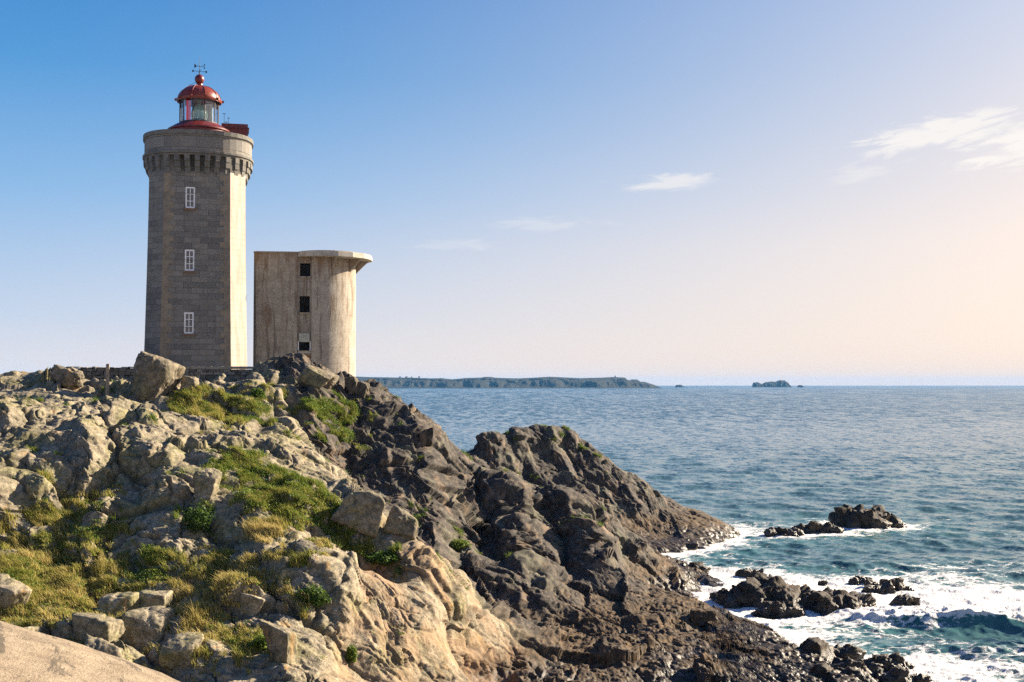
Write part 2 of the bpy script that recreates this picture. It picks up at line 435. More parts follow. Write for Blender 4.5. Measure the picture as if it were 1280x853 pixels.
am = 0.45 + 0.8 * smooth(fbm(Q * np.array([.16, .16, .08], F32) + 3, 2, 51), -0.3, 0.35)
up = smooth(Q[:, 2], 1.2, 4.0)
rib = dk * up * am * (2.3 * (saw(cc / 6.3 + 0.35) - 0.5) + 0.75 * (saw((cc + 2 * warp[:, 1]) / 2.5) - 0.5)) \
    + (1 - dk) * (1 - 0.6 * cliff) * (0.35 + 0.9 * rough_) * (0.9 * (saw((Q[:, 0] + 0.8 * Q[:, 2] + 2.5 * warp[:, 1] + .3 * warp2[:, 1]) / 4.7) - 0.5) + 0.3 * (saw((cc + 1.5 * warp[:, 2]) / 1.7) - 0.5))
rib = rib * (0.1 + 0.9 * damp) * (1 - 0.9 * plate)
sky_calm = smooth(Q[:, 1], 90, 98) * smooth(-Q[:, 0], 34, 38)
dsp *= 1 - 0.45 * sky_calm
fin = nbf.copy(); fin[:, 2] *= 0.8
rib *= (1 - 0.7 * sky_calm) * (1 - 0.50 * smooth(Q[:, 1], 118, 128)); dsp *= 1 - 0.25 * smooth(Q[:, 1], 118, 128)
Q2 = Q + fin * dsp[:, None] + rib[:, None] * np.array([-0.22, -0.95, 0.22], F32) + nbf * fine[:, None]
Q2 = Q2 + 0.10 * warp2 * (0.3 + dk)[:, None]
TP = Q2.reshape(*SHP, 3)
TN = grid_normals(TP)
TNf = TN.reshape(-1, 3)
pu, pv, pd = project(Q2[:, 0], Q2[:, 1], Q2[:, 2])

def hit(u, v, r=2.2):
    """world point of the rock seen at a photo pixel"""
    for rr in (r, 2 * r, 5 * r):
        m = (np.abs(pu - u) < rr) & (np.abs(pv - v) < rr)
        if m.any():
            i = np.nonzero(m)[0]; j = i[np.argmin(pd[i])]
            return Q2[j].astype(float)
    return np.array(at(u, v, 90.0))

# plants grow in these places (photo pixel, radius in pixels, strength, straw 0..1)
PATCH = [(60,690,75,1.0,.55),(40,770,70,1.0,.6),(110,745,45,.9,.7),(15,720,35,.8,.4),(90,815,40,.9,.5),(195,690,30,.7,.2),(190,715,26,.8,.3),
         (265,745,55,1.1,.85),(300,725,45,.9,.6),(235,800,45,.8,.6),(300,820,50,.8,.45),(270,700,30,.5,.3),(330,790,25,.7,.4),
         (285,500,45,1.0,.55),(250,490,30,.9,.4),(320,510,30,.8,.2),(240,505,25,.7,.3),(425,520,30,1.2,.15),(440,545,22,.8,.2),(400,508,20,.8,.1),
         (285,580,40,.7,.2),(330,590,35,.7,.25),(300,570,25,.6,.2),(350,615,35,.8,.35),(375,630,35,.9,.25),(400,650,30,.8,.2),(330,665,25,1.0,.9),(315,620,35,.6,.4),
         (400,685,30,.7,.6),(385,600,16,.8,.1),(440,675,25,.6,.2),(460,690,18,.7,.15),(495,690,18,.8,.05),(350,545,25,.45,.3),(220,555,20,.4,.1),(100,545,25,.4,.1),
         (375,760,22,.6,.5),(350,700,25,.6,.5),(250,640,16,.9,.05),(130,660,25,.6,.2),(500,600,16,.5,.2),(480,575,18,.5,.2),(575,678,10,.9,.1),(405,830,35,.5,.4),(180,520,16,.3,.2)]
gm = np.zeros(len(Q2), F32); straw = np.zeros(len(Q2), F32)
for u, v, r, s, st in PATCH:
    c = hit(u, v); R = r / FPX * c[1]
    d2 = ((Q2[:, 0] - c[0]) / R) ** 2 + ((Q2[:, 1] - c[1]) / (1.6 * R)) ** 2 + ((Q2[:, 2] - c[2]) / (0.9 * R)) ** 2
    g = s * np.exp(-d2); gm += g; straw += g * st
straw = straw / (gm + 1e-3)
gn = fbm(Q2 * 0.9, 4, 61)
lowp = -((a2 + .25) * 0.9 + (a1 + .25) * 0.6)                                   # soil gathers in the hollows
GM = smooth(gm + 1.3 * gn + 0.7 * lowp + 0.12, 0.25, 0.7) * smooth(TNf[:, 2], 0.12, 0.5)
GM = np.maximum(GM, 0.8 * smooth(gn + lowp * 0.8, 0.22, 0.6) * smooth(TNf[:, 2], 0.25, 0.6) * (1 - dk) * smooth(Q2[:, 1], 105, 60))
GM *= smooth(Q2[:, 2], 4, 7) * smooth(Q2[:, 1], 40, 48)

ids = np.arange(SHP[0] * SHP[1]).reshape(SHP)
quads = np.stack([ids[:-1, :-1], ids[1:, :-1], ids[1:, 1:], ids[:-1, 1:]], -1).reshape(-1, 4)
quads = quads[(Q2[quads, 2] > -2.2).any(1)]
used = np.zeros(len(Q2), bool); used[quads.ravel()] = True
remap = np.cumsum(used) - 1
me_t = mesh_from('headland_rock', Q2[used], quads=remap[quads])
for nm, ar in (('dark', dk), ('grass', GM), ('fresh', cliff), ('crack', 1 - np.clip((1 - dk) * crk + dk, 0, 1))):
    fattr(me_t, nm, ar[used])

def rock_colors(n, dark, pos):
    """weathered granite: warm grey with lichen; the darker schist toward the sea"""
    n1 = n.noise(pos, 0.35, 5, 0.6); n2 = n.noise(pos, 2.4, 6, 0.7); n3 = n.noise(pos, 14, 4, 0.7); n4 = n.noise(n.mapping(pos, (1, 1, .3)), 0.9, 5, 0.65)
    pale = n.ramp(n2, [(0.30, (0.07, 0.06, 0.042)), (0.45, (0.175, 0.148, 0.10)), (0.58, (0.285, 0.235, 0.16)), (0.72, (0.40, 0.335, 0.245))])
    pale = n.mix(n.mr(n1, 0.45, 0.65), pale, n.mix(n.mr(n2, 0.4, 0.62), (0.125, 0.115, 0.05), (0.25, 0.215, 0.11)), 'MIX')       # grey-green lichen
    pale = n.mix(n.mr(n4, 0.60, 0.68, 0, 0.8), pale, (0.34, 0.21, 0.085))                                                               # ochre lichen
    pale = n.mix(n.mr(n3, 0.50, 0.66, 0, 0.85), pale, (0.045, 0.038, 0.026))                                                      # black speckle
    pale = n.mix(n.mr(n3, 0.42, 0.30, 0, 0.7), pale, (0.55, 0.49, 0.40)); n5 = n.noise(pos, 0.8, 6, 0.75, 0.6); pale = n.mix(n.mr(n5, 0.54, 0.64, 0, 0.75), pale, (0.075, 0.065, 0.045))
    dkc = n.ramp(n2, [(0.30, (0.014, 0.013, 0.012)), (0.50, (0.042, 0.035, 0.029)), (0.70, (0.125, 0.098, 0.075))])
    dkc = n.mix(n.mr(n4, 0.52, 0.66, 0, 0.7), dkc, (0.19, 0.13, 0.08))
    dkc = n.mix(n.mr(n1, 0.52, 0.66, 0, 0.5), dkc, (0.16, 0.15, 0.10))
    dkc = n.mix(n.mr(n3, 0.56, 0.70, 0, 0.7), dkc, (0.025, 0.022, 0.02))
    c = n.mix(dark, pale, dkc)
    bed = n.noise(n.mapping(n.mapping(pos, (1, 1, 1), (0, 0.95, 0.5)), (0.35, 2.6, 2.6)), 1.0, 6, 0.62, 0.4)
    c = n.mix(n.math('MULTIPLY', n.mr(bed, 0.56, 0.66, 0, 0.55), dark), c, (0.02, 0.018, 0.016)); c = n.mix(n.math('MULTIPLY', n.mr(bed, 0.42, 0.34, 0, 0.45), dark), c, (0.16, 0.125, 0.095))
    z = n.sep(pos)[2]
    zz = n.math('ADD', z, n.math('MULTIPLY', n.math('SUBTRACT', n1, 0.5), -4.0))
    weed = n.ramp(n2, [(0.35, (0.022, 0.017, 0.012)), (0.55, (0.085, 0.052, 0.025)), (0.72, (0.20, 0.12, 0.05))])
    c = n.mix(n.mr(zz, 3.4, 1.6), c, weed)
    wet = n.mr(zz, 1.9, 0.7)
    c = n.mix(n.math('MULTIPLY', wet, 0.72), c, (0.02, 0.016, 0.012))
    h = n.math('ADD', n.math('MULTIPLY', n2, 0.5), n.math('ADD', n.math('MULTIPLY', n3, 0.22), n.math('MULTIPLY', bed, 0.5)))
    return c, h, wet

n = N('rock'); pos = n.pos()
dark = n.attr('dark'); c, h, wet = rock_colors(n, dark, pos)
fr_ = n.noise(n.mapping(pos, (0.5, 0.5, 0.25)), 1.0, 5, 0.6); c = n.mix(n.math('MULTIPLY', n.attr('fresh'), n.mr(fr_, 0.40, 0.60, 0.05, 0.6)), c, (0.27, 0.165, 0.09))
soil = n.ramp(n.noise(pos, 3.0, 5, 0.7), [(0.35, (0.055, 0.055, 0.02)), (0.55, (0.14, 0.12, 0.04)), (0.7, (0.24, 0.19, 0.075))])
c = n.mix(n.mr(n.attr('grass'), 0.25, 0.65, 0, 0.9), c, soil)
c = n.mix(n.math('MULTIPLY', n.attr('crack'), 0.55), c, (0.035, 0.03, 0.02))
n.bsdf(c, n.mr(wet, 0, 1, 0.88, 0.42, 'LINEAR'), n.bump(h, 0.9, 0.10), spec=0.25)
M_rock = n.m
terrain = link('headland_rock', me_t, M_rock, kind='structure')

n = N('boulder_rock'); pos = n.pos()
inf = n.new('ShaderNodeObjectInfo'); dv_ = n.attr('dark')
c, h, wet = rock_colors(n, dv_, pos)
hs = n.new('ShaderNodeHueSaturation'); n.lk(c, hs.inputs['Color']); n.set(hs.inputs['Value'], n.mr(inf.outputs['Random'], 0, 1, 0.85, 1.15, 'LINEAR'))
n.bsdf(hs.outputs[0], n.mr(wet, 0, 1, 0.88, 0.35, 'LINEAR'), n.bump(h, 0.8, 0.08), spec=0.25)
M_boulder = n.m

# ------------------------------------------------------------------ boulders: blocks cut by planes, then roughened
_ico = {}
def ico(sub):
    if sub not in _ico:
        bm = bmesh.new(); bmesh.ops.create_icosphere(bm, subdivisions=sub, radius=1)
        V = np.array([v.co[:] for v in bm.verts]); Fc = np.array([[v.index for v in f.verts] for f in bm.faces]); bm.free()
        _ico[sub] = (V, Fc)
    return _ico[sub]
def rock_geo(size, seed, sub=5, planes=6, soft=18.0, rough=0.07, jag=0.0, cut=(0.86, 1.08)):
    D, Fc = ico(sub); r = np.random.default_rng(seed)
    bx = np.concatenate([np.eye(3), -np.eye(3)]) + r.normal(0, 0.20, (6, 3)); ex = r.normal(size=(planes, 3))
    nn = np.concatenate([bx, ex]); nn /= np.linalg.norm(nn, axis=1)[:, None]; dd = np.concatenate([r.uniform(0.72, 0.9, 6), r.uniform(cut[0], cut[1], planes)])
    t = np.maximum(D @ nn.T, 1e-3) / dd
    rad = 1.0 / np.sum(t ** soft, 1) ** (1 / soft)
    V = (D * rad[:, None]).astype(F32)
    S = np.array(size, F32) / 2; V = V / np.abs(V).max(0)
    W = V * S; sc_ = float(S.mean()); o = r.uniform(-50, 50, 3).astype(F32)
    d = rough * sc_ * (fbm(W / sc_ * 1.6 + o, 4, seed % 50) + 0.5 * fbm(W / sc_ * 6 + o, 4, seed % 50 + 3, gain=0.65))
    j = max(jag, 0.07)
    l1, c1 = lumps(W / (sc_ * 0.75) + o, seed, 1.0, 0.9, 0.4, True); l2, c2 = lumps(W / (sc_ * 0.26) + o, seed + 1, 1.0, 0.9, 0.4, True)
    d = d + j * sc_ * (1.5 * (l1 + 0.1) + 0.55 * (l2 + .1)) - 0.05 * sc_ * (1 - smooth(c1, 0, 0.12))
    if min(size) > 0.5: d = d + 0.03 * fbm(W * 5 + o, 3, 7)
    return W + D.astype(F32) * d[:, None], Fc
BOULDERS = []
def boulder(name, label, c, size, rot=(0, 0, 0), seed=1, sub=5, dark=0.0, group=None, cat='boulder', **k):
    V, Fc = rock_geo(size, seed, sub, **k)
    me = mesh_from(name, V, tris=Fc); fattr(me, 'dark', np.full(len(V), dark))
    o = link(name, me, M_boulder, None, label, cat, group); o.location = c; o.rotation_euler = tuple(math.radians(a) for a in rot)
    BOULDERS.append((o, V)); return o
# ------------------------------------------------------------------ boulders and blocks resting on the slope
G_B = None
def on_slope(name, label, u, v, wpx, hpx, seed, depth=1.25, sink=0.22, rot=None, v_hit=None, asp=1.0, **k):
    """a block whose visible face covers wpx x hpx photo pixels round (u, v)"""
    c = hit(u, (v + hpx * 0.35) if v_hit is None else v_hit); s = c[1] / FPX
    W_, H_ = wpx * s, hpx * s; Dp = depth * W_
    x, y, z = at(u, v, c[1] + Dp * 0.30); z -= 0.12 * H_
    return boulder(name, label, (x, y, z), (W_ * 1.05, Dp, H_ * 1.36), rot or (0, 0, 0), seed, **k)

on_slope('boulder', 'large upright grey boulder with a slanting right edge before the wall by the lighthouse', 191, 468, 58, 64, 301, 0.8, dark=0.4, rot=(0, 14, 8), v_hit=497, planes=5, sub=6, rough=0.08)
on_slope('boulder', 'squarish flat faced granite block standing upright low on the slope near the bottom edge', 354, 806, 46, 58, 302, 0.7, rot=(0, -5, -15), planes=5, rough=0.05)
on_slope('boulder', 'long dark block, left one of a close pair in the lower left grass', 145, 756, 56, 28, 303, 0.7, rot=(0, 3, -8), planes=5)
on_slope('boulder', 'rounded dark block, right one of a close pair in the lower left grass', 192, 753, 42, 30, 304, 0.8, planes=5)
on_slope('boulder', 'broad ribbed block directly below the close pair of dark blocks', 184, 784, 58, 40, 305, 0.8, rot=(0, 8, 0), planes=5)
on_slope('boulder', 'low wide rounded rock left of the broad ribbed block', 123, 784, 62, 31, 306, 0.8, planes=5)
on_slope('boulder', 'flat cracked slab lying just above the pale foreground rock', 132, 818, 58, 32, 307, 1.0, rot=(0, 6, 0), planes=5, jag=0.12)
on_slope('boulder', 'small dark egg shaped rock lying in the long straw coloured grass', 312, 756, 32, 25, 308, 0.9, rot=(0, 18, 0), planes=5)
on_slope('boulder', 'pale smooth rock at the left edge of the picture above the foreground rock', 6, 746, 56, 38, 309, 0.9, rot=(0, 16, 0), planes=5)
on_slope('boulder', 'low knobbly stone touching the top of the pale foreground rock', 30, 801, 44, 22, 310, 0.9, planes=5, jag=0.1)
on_slope('boulder', 'whitish broken rock in the grass left of the bottom centre', 226, 812, 42, 34, 315, 1.0, rot=(0, 10, 0), planes=5, jag=0.15)
on_slope('boulder', 'upright split block halfway up the slope, left of the green grass band', 260, 606, 30, 36, 318, 0.9, rot=(0, 8, -10), planes=5)
on_slope('boulder', 'large grey block crowning the crest of the grassy slope', 452, 637, 62, 44, 322, 0.7, rot=(0, 16, 0), planes=5, v_hit=655, dark=0.25)
on_slope('boulder', 'rounded grey block just below the large block on the crest', 503, 655, 40, 34, 323, 0.8, rot=(0, 12, 0), planes=5, dark=0.3)
on_slope('rock_slab', 'tilted block leaning left against the skyline mound', 392, 470, 34, 24, 334, 0.9, rot=(0, 36, 0), planes=5, v_hit=480, dark=0.45, cat='rock slab')
on_slope('rock_slab', 'tilted block on the skyline right at the foot of the concrete tower', 408, 474, 26, 20, 335, 0.9, rot=(0, 40, 0), planes=5, v_hit=482, dark=0.5, cat='rock slab')
on_slope('boulder', 'small dark pointed rock beside the right foot of the concrete tower', 440, 480, 16, 18, 336, 0.9, planes=5, v_hit=488, dark=0.8)
on_slope('boulder', 'small sharp rock furthest right on the skyline below the concrete tower', 452, 484, 16, 18, 337, 0.9, rot=(0, 12, 0), planes=5, v_hit=492, dark=0.7)
on_slope('boulder', 'rough dark rock at the left end of the stone wall', 86, 471, 24, 16, 338, 0.9, planes=5, jag=0.32, v_hit=480, dark=0.5)
on_slope('boulder', 'small boulder sheltering right behind the large upright boulder', 238, 479, 20, 18, 339, 0.9, planes=5, v_hit=490, dark=0.2)
on_slope('boulder', 'dark knob standing up on the ridge above the far knoll', 533, 545, 16, 20, 340, 0.9, planes=5, v_hit=556, dark=1)
on_slope('boulder', 'dark boulder lying on the shore ledge at the edge of the surf', 878, 771, 34, 15, 342, 0.9, planes=5, v_hit=778, dark=1)

D_, Fc = ico(6); V = (D_ * np.array([4.2, 3.4, 1.75])).astype(F32)
V = V + D_.astype(F32) * (0.07 * fbm(V * 0.8, 4, 3) + 0.02 * fbm(V * 4, 4, 8, gain=.65) - 0.05 * np.exp(-np.abs(perlin(V * np.array([.7, .3, .7], F32) + 5, 12)) / .012))[:, None]
me = mesh_from('foreground_rock', V, tris=Fc, smooth_sh=True); fattr(me, 'dark', np.zeros(len(V)))
n = N('foreground_rock'); pos = n.pos()
n2 = n.noise(pos, 5, 6, 0.7); n3 = n.noise(pos, 60, 4, 0.75); n1 = n.noise(n.mapping(pos, (1.0, .35, 6), (0, 0.3, 0.4)), 2.2, 6, 0.72, 0.5)
c = n.ramp(n2, [(0.32, (0.17, 0.13, 0.088)), (0.5, (0.26, 0.20, 0.135)), (0.68, (0.34, 0.27, 0.185))])
c = n.mix(n.mr(n3, 0.52, 0.68, 0, 0.8), c, (0.075, 0.06, 0.045)); c = n.mix(n.mr(n1, 0.55, 0.60, 0, 0.8), c, (0.07, 0.057, 0.042))
n.bsdf(c, 0.85, n.bump(n.math('ADD', n3, n.math('MULTIPLY', n1, 1.5)), 0.8, 0.02), spec=0.25)
FG = link('foreground_rock', me, n.m, None, 'smooth pale sunlit rock filling the bottom left corner in front of everything', 'rock')
FG.location = (-4.35, 6.9, 14.84); FG.rotation_euler = (math.radians(4), math.radians(12), 0)

# ------------------------------------------------------------------ rocks standing in the sea
n = N('sea_rock'); pos = n.pos()
n2 = n.noise(pos, 2.0, 6, 0.7); n3 = n.noise(pos, 10, 4, 0.7)
c = n.ramp(n2, [(0.30, (0.012, 0.010, 0.008)), (0.52, (0.042, 0.028, 0.016)), (0.72, (0.12, 0.075, 0.034))])
c = n.mix(n.mr(n3, 0.5, 0.66, 0, 0.7), c, (0.015, 0.013, 0.01))
z = n.sep(pos)[2]
c = n.mix(n.mr(z, 0.5, 0.1, 0, 0.8), c, (0.012, 0.011, 0.01))
n.bsdf(c, n.mr(z, 0.3, 1.2, 0.35, 0.8), n.bump(n.math('ADD', n2, n3), 0.9, 0.10), spec=0.4)
M_sea_rock = n.m
SEAROCKS = []
def sea_rock(label, u, v0, v1, wpx, seed, lumps=5, high=None, group=None, depth=0.55):
    """reef whose foot is at photo row v1 and whose top reaches row v0"""
    Y = CAMZ * FPX / (v1 - HOR); s = Y / FPX; Wd = wpx * s
    x0, _, _ = at(u, v1, Y); Dp = Wd * depth
    top = high if high is not None else max(0.35, (v1 - v0) * s - 0.10 * Dp)
    r = np.random.default_rng(seed); Vs = []; Fs = []; b = 0
    for i in range(lumps):
        t = (i + 0.5) / lumps - 0.5 if lumps > 1 else 0
        k = r.uniform(0.75, 1.15) * (1 - 0.9 * abs(t))
        wx = Wd / lumps * r.uniform(1.5, 2.2) if lumps > 1 else Wd
        V, Fc = rock_geo((wx, Dp * r.uniform(.7, 1.1), 2.1 * top * k + 0.3), seed + i, 5, 7, 7, 0.26, 0.42, (.55, .95))
        a = r.uniform(-.5, .5); R_ = np.array([[math.cos(a), -math.sin(a), 0], [math.sin(a), math.cos(a), 0], [0, 0, 1]])
        V = V @ R_.T + np.array([t * Wd * 0.82, Dp * (0.5 + r.uniform(-.22, .22)), -0.15])
        Vs.append(V); Fs.append(Fc + b); b += len(V)
    V = np.concatenate(Vs); Fc = np.concatenate(Fs)
    me = mesh_from('sea_rock', V, tris=Fc)
    o = link('sea_rock', me, M_sea_rock, None, label, 'rock', group); o.location = (x0, Y, 0); SEAROCKS.append((o, V)); return o
sea_rock('large black rock standing alone in the open water, right end of the far reef', 1090, 636, 659, 74, 401, 4, 1.9, depth=0.5)
sea_rock('low chain of black knobs left of the large far rock', 1024, 645, 666, 62, 402, 5, 0.9, depth=0.25)
sea_rock('lowest flat black rock at the left tip of the far reef', 983, 655, 669, 38, 403, 3, 0.7, depth=0.3)
sea_rock('broad weed covered reef in the middle of the surf, biggest of the near sea rocks', 958, 718, 757, 112, 404, 9, 1.35, depth=0.6)
sea_rock('low lump of weed at the front foot of the broad reef', 972, 750, 768, 50, 405, 3, 0.8, depth=0.4)
sea_rock('weed covered reef between the broad reef and the breaking wave', 1052, 732, 765, 78, 406, 7, 1.1, depth=0.6)
sea_rock('small dark rock behind the broad reef', 939, 710, 718, 20, 407, 2, 0.5)
sea_rock('tiny dark rock behind the gap between the two reefs', 1028, 725, 730, 10, 408, 1, 0.3)
sea_rock('flat dark rock right of the gap, furthest left of the row behind the wave', 1077, 721, 728, 22, 409, 2, 0.4)
sea_rock('small round dark rock in the row behind the wave', 1090, 724, 733, 12, 410, 1, 0.45)
sea_rock('low dark rock in front of the tallest one in the row behind the wave', 1101, 728, 740, 20, 411, 2, 0.6)
sea_rock('tallest dark rock of the row behind the breaking wave', 1119, 719, 737, 22, 412, 2, 0.95)
sea_rock('thin flat rock at the right end of the row behind the wave', 1136, 730, 737, 12, 413, 1, 0.35)
sea_rock('dark rock half drowned in white foam behind the wave crest', 1134, 741, 757, 22, 414, 2, 0.8)
sea_rock('dark rock half drowned in foam beside the cliff foot', 868, 705, 717, 26, 415, 2, 0.6)
sea_rock('weedy reef at the bottom edge, upper one of two right of the shore', 1112, 819, 836, 72, 416, 5, 0.55, depth=0.4)
sea_rock('weedy reef at the bottom edge, lower one of two right of the shore', 1122, 836, 853, 78, 417, 5, 0.5, depth=0.35)
sea_rock('brown weedy lump where the shore ledge meets the water', 1030, 806, 826, 80, 418, 4, 0.75, depth=0.5)
sea_rock('brown weedy lump at the bottom edge right of the shore ledge', 1052, 828, 852, 66, 419, 4, 0.7, depth=0.5)

# ------------------------------------------------------------------ how far each spot of water is from rock
FS = 0.5; fx0, fy0 = -40.0, 40.0; FW, FH = 240, 280
land = np.zeros((FW, FH), bool)
def stamp(x, y, z):
    m = z > -0.15
    i = ((x[m] - fx0) / FS).astype(int); j = ((y[m] - fy0) / FS).astype(int)
    k_ = (i >= 0) & (i < FW) & (j >= 0) & (j < FH); land[i[k_], j[k_]] = True
stamp(Q2[:, 0], Q2[:, 1], Q2[:, 2])
for o, V in SEAROCKS: stamp(V[:, 0] + o.location.x, V[:, 1] + o.location.y, V[:, 2])
dist = np.where(land, 0, 30.0)
for _ in range(44):
    p = np.pad(dist, 1, mode='edge')
    dist = np.minimum(dist, np.minimum.reduce([p[:-2, 1:-1], p[2:, 1:-1], p[1:-1, :-2], p[1:-1, 2:]]) + FS)
    dist = np.minimum(dist, np.minimum.reduce([p[:-2, :-2], p[2:, :-2], p[:-2, 2:], p[2:, 2:]]) + FS * 1.414)
def near_land(x, y):
    fx = np.clip((x - fx0) / FS, 0, FW - 1.001); fy = np.clip((y - fy0) / FS, 0, FH - 1.001)
    i = fx.astype(int); j = fy.astype(int); a = fx - i; b = fy - j
    d = dist[i, j] * (1 - a) * (1 - b) + dist[i + 1, j] * a * (1 - b) + dist[i, j + 1] * (1 - a) * b + dist[i + 1, j + 1] * a * b
    return np.where((x < fx0) | (x > fx0 + FW * FS) | (y < fy0) | (y > fy0 + FH * FS), 30, d)

# ------------------------------------------------------------------ sea
SU = np.concatenate([np.arange(-1500, -100, 20.0), np.arange(-100, 640, 3.0), np.arange(640, 1330, 1.1), np.arange(1330, 2900, 14.0)])
vr = np.concatenate([np.arange(560.0, 380, -4.0), np.arange(380.0, 160, -0.75), np.arange(160.0, 8, -0.6), np.geomspace(8, 1.93, 30)])
SY = CAMZ * FPX / vr
sx = ((SU - 640) / FPX)[:, None] * SY[None, :]; sy = np.broadcast_to(SY, sx.shape).copy()
step = np.gradient(SY)[None, :] * np.ones_like(sx)
S = np.stack([sx.ravel(), sy.ravel()], 1); stp = step.ravel()
D = near_land(S[:, 0], S[:, 1])
zz = np.zeros(len(S)); hx = np.zeros(len(S)); hy = np.zeros(len(S))
wr = np.random.default_rng(5)
P3 = np.stack([S[:, 0], S[:, 1], np.zeros(len(S))], 1).astype(F32)
amp_mod = 0.75 + 0.6 * fbm(P3 / 14.0, 2, 70)
calm = 0.35 + 0.65 * smooth(D, 0.5, 9)
for i in range(84):
    lam = 0.7 * (11 / 0.7) ** wr.random()
    th = math.radians(205) + wr.normal() * 0.55           # direction of travel: toward the viewer and a little left
    kx, ky = math.sin(th) * 2 * PI / lam, math.cos(th) * 2 * PI / lam
    a = 0.0115 * lam ** 0.72 * wr.uniform(0.6, 1.2)
    wgt = smooth(lam / stp, 1.6, 4.0) * a * (amp_mod if lam < 9 else 1) * (calm if lam > 4 else 1)
    ph = S[:, 0] * kx + S[:, 1] * ky + wr.uniform(0, 2 * PI)
    zz += wgt * np.cos(ph); sn = wgt * np.sin(ph) * 0.8
    hx -= sn * math.sin(th); hy -= sn * math.cos(th)
# the breaking wave on the right, and a smaller one in front of it
X_, Y_ = S[:, 0], S[:, 1]
wob = 0.8 * fbm(P3 / 5.0, 3, 75); wobf = fbm(P3 / 0.9, 4, 76)
yc = 91.5 - 0.06 * (X_ - 30) + 1.3 * wob
t = Y_ - yc
env = smooth(X_, 23, 29) * (0.85 + 0.3 * fbm(P3 / 4.0, 2, 77)) * smooth(X_, 75, 50)
crest = np.where(t < 0, np.exp(-(t / 1.5) ** 2), np.exp(-(t / 4.5) ** 2)) * env
zz += 1.05 * crest - 0.45 * np.exp(-((t + 4.0) / 2.5) ** 2) * env
hy -= 0.9 * crest * smooth(t, -1.5, 0.5)
yc2 = 82.0 + 1.2 * wob; crest2 = np.exp(-((Y_ - yc2) / 1.3) ** 2) * smooth(X_, 26, 32)
zz += 0.4 * crest2
yc3 = 121.0 + 2.0 * wob; zz += 0.3 * np.exp(-((Y_ - yc3) / 2.6) ** 2) * smooth(X_, 24, 36)
yc4 = 139.0 + 2.0 * wob; zz += 0.2 * np.exp(-((Y_ - yc4) / 2.6) ** 2) * smooth(X_, 18, 40)
# foam
FB = [(15,110,10,11,.55),(8,126,7,6,.6),(20,140,6,5,.4),(19,98,7,7,.42),(28,99,9,6,.55),(38,101,9,8,.85),(50,101,10,8,.75),(33,94.5,6,3.2,.95),(45,94.5,10,3.0,.85),
      (24,86,7,3,.4),(30,79,9,3.5,.62),(27,75,6,4,.6),(40,112,14,5,.28),(22,107,8,5,.38),(27,152,6,4,.5),(40,156,6,4,.3),(14,101,4,7,.45),(17,92,6,4,.35),(62,108,14,7,.45),(46,118,18,4,.18)]
foam = 0.95 * np.exp(-D / 0.9) + 0.48 * np.exp(-D / 4.5)
for cx, cy, rx, ry, s in FB: foam += 0.78 * s * np.exp(-(((X_ - cx) / rx) ** 2 + ((Y_ - cy) / ry) ** 2))
foam += 0.9 * crest * smooth(t, -0.9, 0.1) * smooth(X_, 24, 28)
foam -= 0.6 * np.exp(-((t + 2.6) / 1.5) ** 2) * smooth(X_, 30, 36) * env + 0.35 * np.exp(-((Y_ - 86) / 2.2) ** 2) * smooth(X_, 30, 38)
streak = fbm(P3 * np.array([0.35, 1.1, 1], F32) / 2.0, 4, 78)
foam = foam + 0.5 * streak * (foam > 0.02) + 0.10 * fbm(P3 / 9.0, 3, 79)
white = smooth(foam, 0.3, 0.8)
turb = white * np.exp(-((t - 1.5) / 3.0) ** 2) * env
zz += 0.10 * env * np.exp(-((t + 1.5) / 2.5) ** 2) * fbm(P3 * np.array([1.2, .5, 1], F32), 4, 83) + 0.55 * turb * wobf + white * 0.10 * fbm(P3 / 0.45, 3, 80) * smooth(stp, 1.2, 0.4)
zz -= CAMZ * 0  # flat earth
VV = np.stack([S[:, 0] + hx, S[:, 1] + hy, zz], 1)
ids = np.arange(len(S)).reshape(sx.shape)
quads = np.stack([ids[:-1, :-1], ids[1:, :-1], ids[1:, 1:], ids[:-1, 1:]], -1).reshape(-1, 4)
keep = ~((samp(HB, S[:, 0], S[:, 1]) > 3.0) & (S[:, 1] < 160) & (S[:, 0] > -110))
quads = quads[keep[quads].any(1)]
used = np.zeros(len(S), bool); used[quads.ravel()] = True; remap = np.cumsum(used) - 1
me = mesh_from('sea', VV[used], quads=remap[quads], smooth_sh=True)
fattr(me, 'foam', np.clip(foam, 0, 1.5)[used]); fattr(me, 'shallow', np.exp(-D / 9.0)[used])
fattr(me, 'crest', np.clip(crest * smooth(t, 0.6, -1.0), 0, 1)[used])

n = N('sea_water'); pos = n.pos()
fo = n.attr('foam'); sh = n.attr('shallow')
yy = n.sep(pos)[1]
gN = n.new('ShaderNodeNewGeometry').outputs['Normal']
def facet(scale, stretch, detail, rot=0.25):
    t = n.new('ShaderNodeTexNoise'); n.lk(n.mapping(pos, (1.0, stretch, 1.0), (0, 0, rot)), t.inputs['Vector']); t.inputs['Scale'].default_value = scale
    t.inputs['Detail'].default_value = detail; t.inputs['Roughness'].default_value = 0.6; t.inputs['Distortion'].default_value = 0.25
    v = n.new('ShaderNodeVectorMath', operation='SUBTRACT'); n.lk(t.outputs['Color'], v.inputs[0]); v.inputs[1].default_value = (0.5, 0.5, 0.5); return v.outputs[0]
def vsc(v, k):
    m = n.new('ShaderNodeVectorMath', operation='MULTIPLY'); n.lk(v, m.inputs[0])
    cx = n.new('ShaderNodeCombineXYZ'); 
    for i, s_ in enumerate((0.95, 1.0, 0.0)): n.set(cx.inputs[i], n.math('MULTIPLY', k, s_))
    n.lk(cx.outputs[0], m.inputs[1]); return m.outputs[0]
